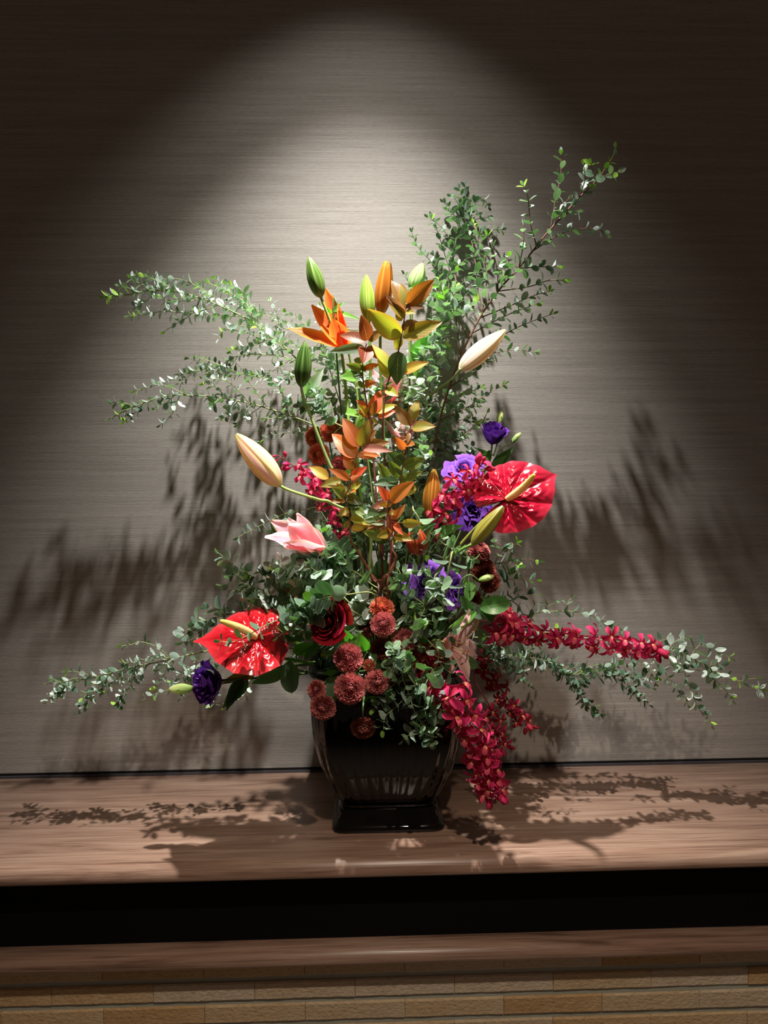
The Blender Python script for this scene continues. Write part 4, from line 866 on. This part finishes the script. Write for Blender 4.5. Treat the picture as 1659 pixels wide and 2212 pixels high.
t3, c, M = cup_flower('lisianthus', 'dark purple ruffled lisianthus at lower left with a green bud beyond', 'flower', 'purple lisianthus', (457, 1474), 44, (-.72, -.68, .12), .043, 15, PUR, 'petal_velvet', ruffle=.10, openness=.7, hgt=1.15, seed=10, path=[(680, 1430, 36), (560, 1455, 42), (500, 1470, 44)])
lbud(t3, (418, 1486), (365, 1489), 42, [(500, 1474, 43), (455, 1480, 41)])
put_leaf(t3, P(525, 1465, 43), P(487, 1532, 45), .4, 'dark', 'lance'); put_leaf(t3, P(560, 1445, 43), P(480, 1475, 43), .3, 'rust', 'lance')
# ------------------------------------------------------------ pompon chrysanthemums
for lb, c, w, r, ax, k in [
    ('large rust pompon chrysanthemum left of the rim, upper of the big pair', (752, 1423), 52, 31, (-.05, -1, .12), 'rust'),
    ('largest rust pompon chrysanthemum, lower of the big pair over the rim', (756, 1489), 54, 34, (0, -1, .05), 'rust'),
    ('rust pompon chrysanthemum right of the big pair on the rim', (815, 1475), 54, 27, (.1, -1, -.05), 'rust'),
    ('small half-open rust pompon with a green center between the big ones', (797, 1438), 52, 14, (-.1, -1, .1), 'bud'),
    ('smaller rust pompon at far left beside the vase neck', (682, 1490), 52, 21, (-.4, -.9, .3), 'rust'),
    ('rust pompon hanging in front of the vase shoulder at left', (696, 1530), 54, 28, (-.2, -1, -.05), 'rust'),
    ('lowest rust pompon hanging alone in front of the vase', (785, 1576), 52, 27, (0, -.8, -.5), 'deep'),
    ('flattened salmon pompon at the top of the central column', (825, 1309), 50, 26, (0, -.6, .75), 'salmon'),
    ('fluffy rust pompon second in the central column', (828, 1350), 53, 27, (.05, -1, .05), 'rust'),
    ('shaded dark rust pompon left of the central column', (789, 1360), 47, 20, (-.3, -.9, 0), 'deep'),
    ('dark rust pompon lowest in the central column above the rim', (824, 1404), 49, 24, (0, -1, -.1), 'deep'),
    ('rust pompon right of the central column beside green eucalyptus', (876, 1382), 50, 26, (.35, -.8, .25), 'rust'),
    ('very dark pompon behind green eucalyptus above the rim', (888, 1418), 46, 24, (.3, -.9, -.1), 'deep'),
    ('salmon and rust pompon below the olive lily bud', (1034, 1187), 38, 26, (.2, -.5, .8), 'rust'),
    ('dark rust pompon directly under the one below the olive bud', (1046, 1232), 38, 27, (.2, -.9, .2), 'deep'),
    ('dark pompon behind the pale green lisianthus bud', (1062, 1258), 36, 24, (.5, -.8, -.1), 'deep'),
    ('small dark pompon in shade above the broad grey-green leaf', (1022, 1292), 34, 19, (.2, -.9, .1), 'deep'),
    ('salmon pompon seen from the side, upper left behind the green stem', (675, 945), 26, 22, (-.65, -.5, -.1), 'salmon'),
    ('orange-rust round pompon on the left below the other salmon pompons', (687, 982), 28, 23, (-.3, -.9, -.1), 'salmon'),
    ('salmon pompon behind eucalyptus leaves at upper left of center', (712, 935), 22, 21, (.2, -.8, -.2), 'salmon'),
    ('small orange pompon beside the largest rust-red leaf', (737, 917), 22, 17, (.1, -.7, .5), 'salmon'),
    ('dark small pompon in shade under the rust-red leaves', (733, 1002), 30, 18, (0, -.9, .1), 'deep')]:
    pth = [(785, 1520, 52)] if c[1] == 1576 else [(700, 1475, 50)] if c[0] in (682, 696) else None
    mum(lb, c, w, r, ax, k, seed=c[0] * 3 + c[1], path=pth)
# ------------------------------------------------------------ orchid sprays
orchid('long arching red orchid spray on the right, in front of eucalyptus', [(1010, 1370, 36), (1060, 1350, 38), (1120, 1352, 38), (1200, 1365, 38), (1300, 1378, 36), (1380, 1388, 34), (1428, 1400, 34)], 'bright', 34, .034, seed=1, buds=4, start=.18, hang=.7)
orchid('thick bright red orchid spray hanging over the right side of the vase', [(930, 1440, 46), (975, 1495, 52), (1010, 1550, 52), (1035, 1610, 50), (1050, 1660, 49), (1062, 1700, 48), (1072, 1728, 48)], 'bright', 30, .037, seed=2, buds=6, start=.10, hang=.15)
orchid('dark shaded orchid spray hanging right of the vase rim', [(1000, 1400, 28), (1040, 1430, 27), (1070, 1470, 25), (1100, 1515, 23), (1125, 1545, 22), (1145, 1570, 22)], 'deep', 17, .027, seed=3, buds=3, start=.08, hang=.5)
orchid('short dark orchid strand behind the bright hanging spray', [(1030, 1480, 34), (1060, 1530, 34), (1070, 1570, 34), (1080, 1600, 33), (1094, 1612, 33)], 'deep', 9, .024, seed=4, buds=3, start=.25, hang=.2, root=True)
orchid('crimson orchid spray at upper left beside the pink lily bud', [(740, 1180, 30), (722, 1140, 31), (704, 1085, 32), (682, 1048, 33), (655, 1020, 34), (625, 1000, 34), (598, 982, 34)], 'bright', 13, .025, seed=5, buds=5, start=.05, hang=.2)
orchid('red orchid spray left of the right anthurium', [(930, 1150, 36), (955, 1110, 40), (975, 1070, 42), (1000, 1040, 43), (1030, 1015, 43), (1044, 1000, 43)], 'bright', 14, .031, seed=6, buds=4, start=.1, hang=.1)
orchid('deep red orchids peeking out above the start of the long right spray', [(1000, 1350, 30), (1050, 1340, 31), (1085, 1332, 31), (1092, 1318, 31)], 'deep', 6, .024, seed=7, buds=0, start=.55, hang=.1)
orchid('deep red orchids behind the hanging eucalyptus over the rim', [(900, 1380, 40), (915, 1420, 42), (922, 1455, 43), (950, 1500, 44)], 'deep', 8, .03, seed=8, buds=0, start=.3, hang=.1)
# ------------------------------------------------------------ autumn-coloured leafy stems
T2 = (600, 520); T3 = (640, 850); S4 = 4.1475
foliage('autumn_leaf_stem', 'tallest stem of autumn leaves with olive and rust tips at top center', 'autumn leaf stems', [(1150, 560), (1130, 720), (1080, 990), (1000, 1230), (960, 1400), (940, 1700), (960, 2200, 36)], [
    (1145, 620, 1035, 350, .5, 'brown'), (1150, 600, 1105, 385, .5, 'olive'), (1155, 575, 1390, 360, .5, 'rust'), (1150, 600, 1320, 590, .3, 'purple'), (1145, 650, 980, 495, .3, 'mauve'), (1140, 690, 1010, 560, .5, 'olive'),
    (1105, 865, 818, 635, .5, 'lime'), (1115, 870, 1455, 725, .4, 'olive'), (1105, 790, 1275, 735, .6, 'purple'), (1110, 720, 1060, 650, .7, 'olive'), (1100, 860, 1060, 975, .7, 'lime'), (1080, 990, 1065, 1270, .6, 'dark'), (1105, 1180, 1330, 1085, .4, 'yellow'),
    (1010, 1190, 870, 925, .4, 'lime'), (1005, 1240, 900, 1060, .4, 'lime'), (1140, 640, 1230, 640, .5, 'olive'), (970, 1330, 1070, 1380, .6, 'lime'), (970, 1300, 1020, 1270, .7, 'green')], 40, 'autumn', T2, S4, 1)
foliage('autumn_leaf_stem', 'left upper stem of autumn leaves with dark red top rosette', 'autumn leaf stems', [(795, 920), (760, 1080), (765, 1250), (800, 1480), (820, 1640), (860, 2000), (900, 2500, 38)], [
    (800, 895, 760, 685, .6, 'darkred'), (790, 905, 568, 832, .5, 'darkred'), (815, 895, 930, 812, .6, 'brown'), (785, 960, 485, 985, .3, 'grey'), (800, 950, 905, 1050, .6, 'darkred'), (790, 960, 770, 1080, .8, 'darkred'), (765, 990, 680, 945, .5, 'lime'),
    (760, 1090, 680, 1060, .6, 'green'), (765, 1150, 905, 1105, .4, 'rust'), (760, 1150, 620, 1110, .5, 'green'), (765, 1200, 600, 1195, .4, 'dark'), (780, 1290, 860, 1270, .5, 'rust'), (700, 1230, 575, 1215, .6, 'bright'), (770, 1280, 700, 1310, .6, 'green'), (790, 1170, 740, 1120, .8, 'green'),
    (835, 1560, 920, 1345, .5, 'red'), (800, 1500, 710, 1430, .5, 'red'), (800, 1560, 740, 1480, .6, 'yellow'), (880, 1540, 1060, 1465, .4, 'lime'), (900, 1580, 1050, 1520, .45, 'red'), (830, 1570, 880, 1440, .5, 'brown'), (830, 1580, 720, 1520, .5, 'orange'), (720, 1550, 620, 1540, .8, 'bright'),
    (840, 1590, 900, 1640, .5, 'olive'), (760, 1600, 700, 1690, .4, 'bright'), (830, 1590, 840, 1720, .4, 'brown')], 36, 'autumn', T2, S4, 2)
foliage('autumn_leaf_stem', 'central stem with the largest rust-orange leaves', 'autumn leaf stems', [(568, 480), (530, 580), (500, 680), (470, 850), (440, 920), (480, 1040), (485, 1300), (540, 1400), (650, 1590), (730, 1700), (745, 1850)], [
    (565, 480, 425, 225, .5, 'rust'), (570, 475, 645, 250, .45, 'olive'), (540, 575, 330, 358, .45, 'orange'), (580, 480, 825, 432, .4, 'brown'), (585, 490, 840, 505, .3, 'mauve'), (545, 560, 745, 545, .4, 'orange'), (600, 450, 710, 330, .45, 'brown'), (530, 590, 440, 560, .4, 'brown'),
    (505, 680, 420, 570, .6, 'orange'), (505, 690, 525, 590, .7, 'brown'), (480, 770, 308, 675, .4, 'rust'), (490, 770, 615, 660, .5, 'red'), (490, 780, 560, 745, .5, 'mauve'), (290, 765, 122, 650, .5, 'yellow'), (400, 780, 225, 825, .45, 'olive'), (490, 860, 575, 800, .6, 'lime'), (440, 880, 370, 810, .5, 'olive'),
    (470, 900, 520, 870, .6, 'orange'), (450, 930, 590, 980, .6, 'dark'), (430, 920, 340, 850, .6, 'green'), (440, 960, 320, 965, .4, 'brown'), (470, 1030, 385, 1090, .6, 'olive'), (480, 1110, 655, 1170, .3, 'lime'), (490, 1210, 635, 1190, .4, 'yellow'), (470, 1100, 390, 1040, .5, 'olive'),
    (480, 1140, 430, 1210, .6, 'olive'), (460, 990, 560, 1010, .5, 'dark'), (500, 1030, 600, 1070, .6, 'green'), (430, 880, 350, 900, .6, 'green')], 46, 'autumn', T3, S4, 3)
foliage('autumn_leaf_stem', 'right stem with a three-leaf olive top and dark green lower leaves', 'autumn leaf stems', [(1030, 270), (1000, 400), (970, 560), (930, 800), (900, 930), (880, 1150), (860, 1400, 44), (850, 1600, 42)], [
    (1025, 285, 885, 115, .5, 'brown'), (1035, 245, 1085, 60, .5, 'olive'), (1035, 310, 1228, 285, .45, 'olive'), (1035, 270, 1085, 268, .3, 'mauve'), (1000, 395, 890, 425, .4, 'mauve'), (985, 470, 1050, 450, .7, 'rust'), (975, 500, 890, 400, .5, 'rust'), (1010, 350, 1000, 440, .4, 'brown'),
    (960, 630, 820, 525, .5, 'dark'), (960, 660, 1140, 590, .6, 'green'), (970, 560, 930, 530, .7, 'green'), (925, 750, 840, 615, .5, 'green'), (920, 790, 710, 800, .4, 'dark'), (935, 790, 1110, 705, .4, 'green'), (830, 760, 735, 630, .5, 'green'), (935, 760, 850, 720, .5, 'dark'),
    (1000, 880, 1085, 830, .5, 'olive'), (960, 900, 1060, 880, .5, 'lime')], 40, 'autumn', T3, S4, 4)
foliage('autumn_leaf_stem', 'lowest central stem of mauve, red and orange leaves', 'autumn leaf stems', [(830, 950), (815, 1050), (830, 1260), (850, 1400), (830, 1600), (820, 1800)], [
    (822, 955, 745, 840, .6, 'red'), (835, 965, 1032, 800, .45, 'orange'), (820, 965, 632, 1055, .35, 'mauve'), (815, 990, 750, 1000, .6, 'yellow'), (820, 1010, 860, 985, .6, 'orange'), (870, 1130, 968, 1000, .4, 'rust'), (850, 1250, 860, 1035, .5, 'darkred'), (800, 1130, 635, 1225, .3, 'mauve'),
    (950, 1160, 1115, 1165, .5, 'olive'), (880, 1160, 945, 1255, .4, 'red'), (820, 1250, 740, 1280, .5, 'olive'), (880, 1270, 1025, 1305, .5, 'olive'), (800, 1160, 610, 1130, .4, 'green'), (640, 1060, 735, 1075, .5, 'dark'), (860, 1270, 740, 1190, .5, 'brown'), (870, 1280, 900, 1340, .5, 'green'), (830, 1300, 700, 1330, .5, 'dark'),
    (820, 1060, 700, 1090, .5, 'green'), (830, 1080, 930, 1060, .5, 'olive'), (840, 1290, 600, 1240, .4, 'green')], 50, 'autumn', T3, S4, 5)
for i, (lb, p) in enumerate((('bare reddish woody stem rising in the center behind the pompons', [(850, 1400), (890, 1480), (830, 1620), (760, 1740)]), ('thin bare red-brown stem slanting down from the left into the center', [(540, 1400), (640, 1560), (700, 1680), (790, 1760)]))):
    t = thing('woody_stem', lb, 'stem', P(T3[0] + p[-1][0] / S4, T3[1] + p[-1][1] / S4, 44))
    stem(t, [mouth(830)] + [P(T3[0] + q[0] / S4, T3[1] + q[1] / S4, 47) for q in p[::-1]], .0045 if i == 0 else .003, .0035 if i == 0 else .002, (.10, .025, .018), (.24, .07, .04), sides=8)
# ------------------------------------------------------------ broad green leaves
def broad(lb, path, lv, w, org, sc, seed, kind='oval', name='green_leaf_stem'):
    return foliage(name, lb, 'broad green leaf stems', path, lv, w, kind, org, sc, seed, ((.06, .12, .03), (.14, .22, .06)), .0022)
broad('broad glossy green leaves right of center around the pale lily', [(1000, 700), (870, 860), (700, 1000), (520, 1200), (300, 1350)], [(870, 650, 1170, 840, .5, 'grey'), (1130, 720, 1520, 650, .6, 'mid'), (1130, 720, 1330, 880, .5, 'dark'), (740, 1040, 1040, 800, .3, 'bright'), (640, 1080, 810, 1390, .6, 'dark'), (650, 1420, 1100, 1500, .4, 'dark'), (1020, 800, 880, 590, .4, 'dark'), (1100, 1000, 1180, 1180, .4, 'dark'), (950, 640, 1020, 360, .5, 'mid'), (960, 200, 1030, 20, .5, 'dark')], 44, (860, 1200), 6.38, 11)
broad('broad leaves spreading left of the red rose, one bright green', [(620, 1100), (760, 1180), (900, 1200), (1050, 1180)], [(600, 1000, 270, 990, .4, 'dark'), (640, 1130, 380, 1170, .5, 'bright'), (850, 1190, 690, 1212, .4, 'olive'), (660, 1100, 520, 1250, .4, 'mid'), (340, 1280, 345, 1640, .5, 'grey'), (900, 1180, 1080, 1030, .5, 'bright'), (950, 950, 1090, 920, .5, 'mid'), (960, 760, 1100, 800, .2, 'mid'), (900, 1000, 1000, 1150, .5, 'dark')], 46, (560, 1180), 5.184, 12)
broad('long dark lance-shaped leaf slanting below the opening pink lily', [(600, 180), (760, 300), (900, 500)], [(620, 150, 150, 375, .4, 'dark'), (740, 170, 900, 60, .5, 'mid')], 40, (560, 1180), 5.184, 13, 'lance')
broad('drooping grey-green leaves at lower left beside the purple flower', [(1250, 1060), (1000, 1080), (850, 1090), (640, 1170), (430, 1200)], [(1000, 1090, 680, 1230, .4, 'grey'), (1040, 1060, 900, 1190, .5, 'grey'), (640, 1170, 430, 1440, .4, 'dark'), (1060, 1060, 1030, 1310, .5, 'grey'), (930, 1000, 1240, 1050, .1, 'mid')], 43, (380, 1180), 4.1475, 14, 'lance')
broad('glossy dark leaves under the right orchids and olive bud', [(420, 1240), (300, 1300), (200, 1400)], [(260, 1290, 500, 1200, .4, 'mid'), (240, 1250, 440, 1170, .4, 'dark'), (420, 1220, 330, 1340, .5, 'dark'), (100, 1300, 260, 1180, .5, 'dark')], 40, (880, 860), 4.366, 15, 'lance')
broad('serrated dark leaves of the pompons over the left rim', [(640, 860), (560, 1000), (600, 1100)], [(370, 1080, 300, 1340, .6, 'grey'), (360, 1040, 230, 1060, .4, 'mid'), (640, 1260, 590, 1330, .4, 'mid'), (720, 960, 800, 1080, .7, 'dark'), (620, 860, 560, 700, .6, 'bright'), (680, 860, 700, 980, .5, 'dark'), (480, 760, 440, 680, .6, 'mid'), (430, 860, 230, 880, .3, 'grey'), (640, 1270, 730, 1270, .3, 'mid')], 49, (640, 1200), 4.1475, 16, 'lance')
broad('bright green lily leaves beside the top orange lily', [(720, 800), (600, 780), (500, 640)], [(490, 640, 590, 548, .3, 'bright'), (500, 640, 730, 690, .2, 'bright'), (480, 650, 440, 600, .4, 'palegreen' if 0 else 'bright')], 22, T2, S4, 17, 'lance')
broad('bright green lily leaves right of the upper autumn leaves', [(1190, 800), (1190, 1020), (1170, 1300), (1180, 1700)], [(1190, 1030, 1385, 840, .4, 'bright'), (1200, 1030, 1300, 1290, .4, 'mid'), (1180, 420, 1440, 400, .3, 'bright'), (1340, 780, 1560, 770, .2, 'bright'), (1190, 900, 1130, 800, .4, 'bright')], 24, T2, S4, 18, 'lance')
broad('single pale grey-white leaf beside the dark green lily bud', [(260, 1400), (250, 1500), (330, 1700)], [(250, 1400, 402, 1150, .4, 'white'), (270, 1250, 140, 1280, .3, 'grey')], 28, T2, S4, 19, 'lance')
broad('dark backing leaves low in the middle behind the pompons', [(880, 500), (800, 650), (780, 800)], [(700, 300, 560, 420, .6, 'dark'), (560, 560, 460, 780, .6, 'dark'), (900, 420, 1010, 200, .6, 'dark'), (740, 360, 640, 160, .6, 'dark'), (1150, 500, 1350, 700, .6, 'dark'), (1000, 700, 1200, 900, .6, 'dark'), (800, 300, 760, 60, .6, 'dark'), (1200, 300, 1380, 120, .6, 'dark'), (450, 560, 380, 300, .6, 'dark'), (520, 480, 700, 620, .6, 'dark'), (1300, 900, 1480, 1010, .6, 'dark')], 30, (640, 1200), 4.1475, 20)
print('objects', len(bpy.data.objects), 'leaves', NLEAF[0], 'tris', sum(len(o.data.polygons) for o in bpy.data.objects if o.type == 'MESH'))
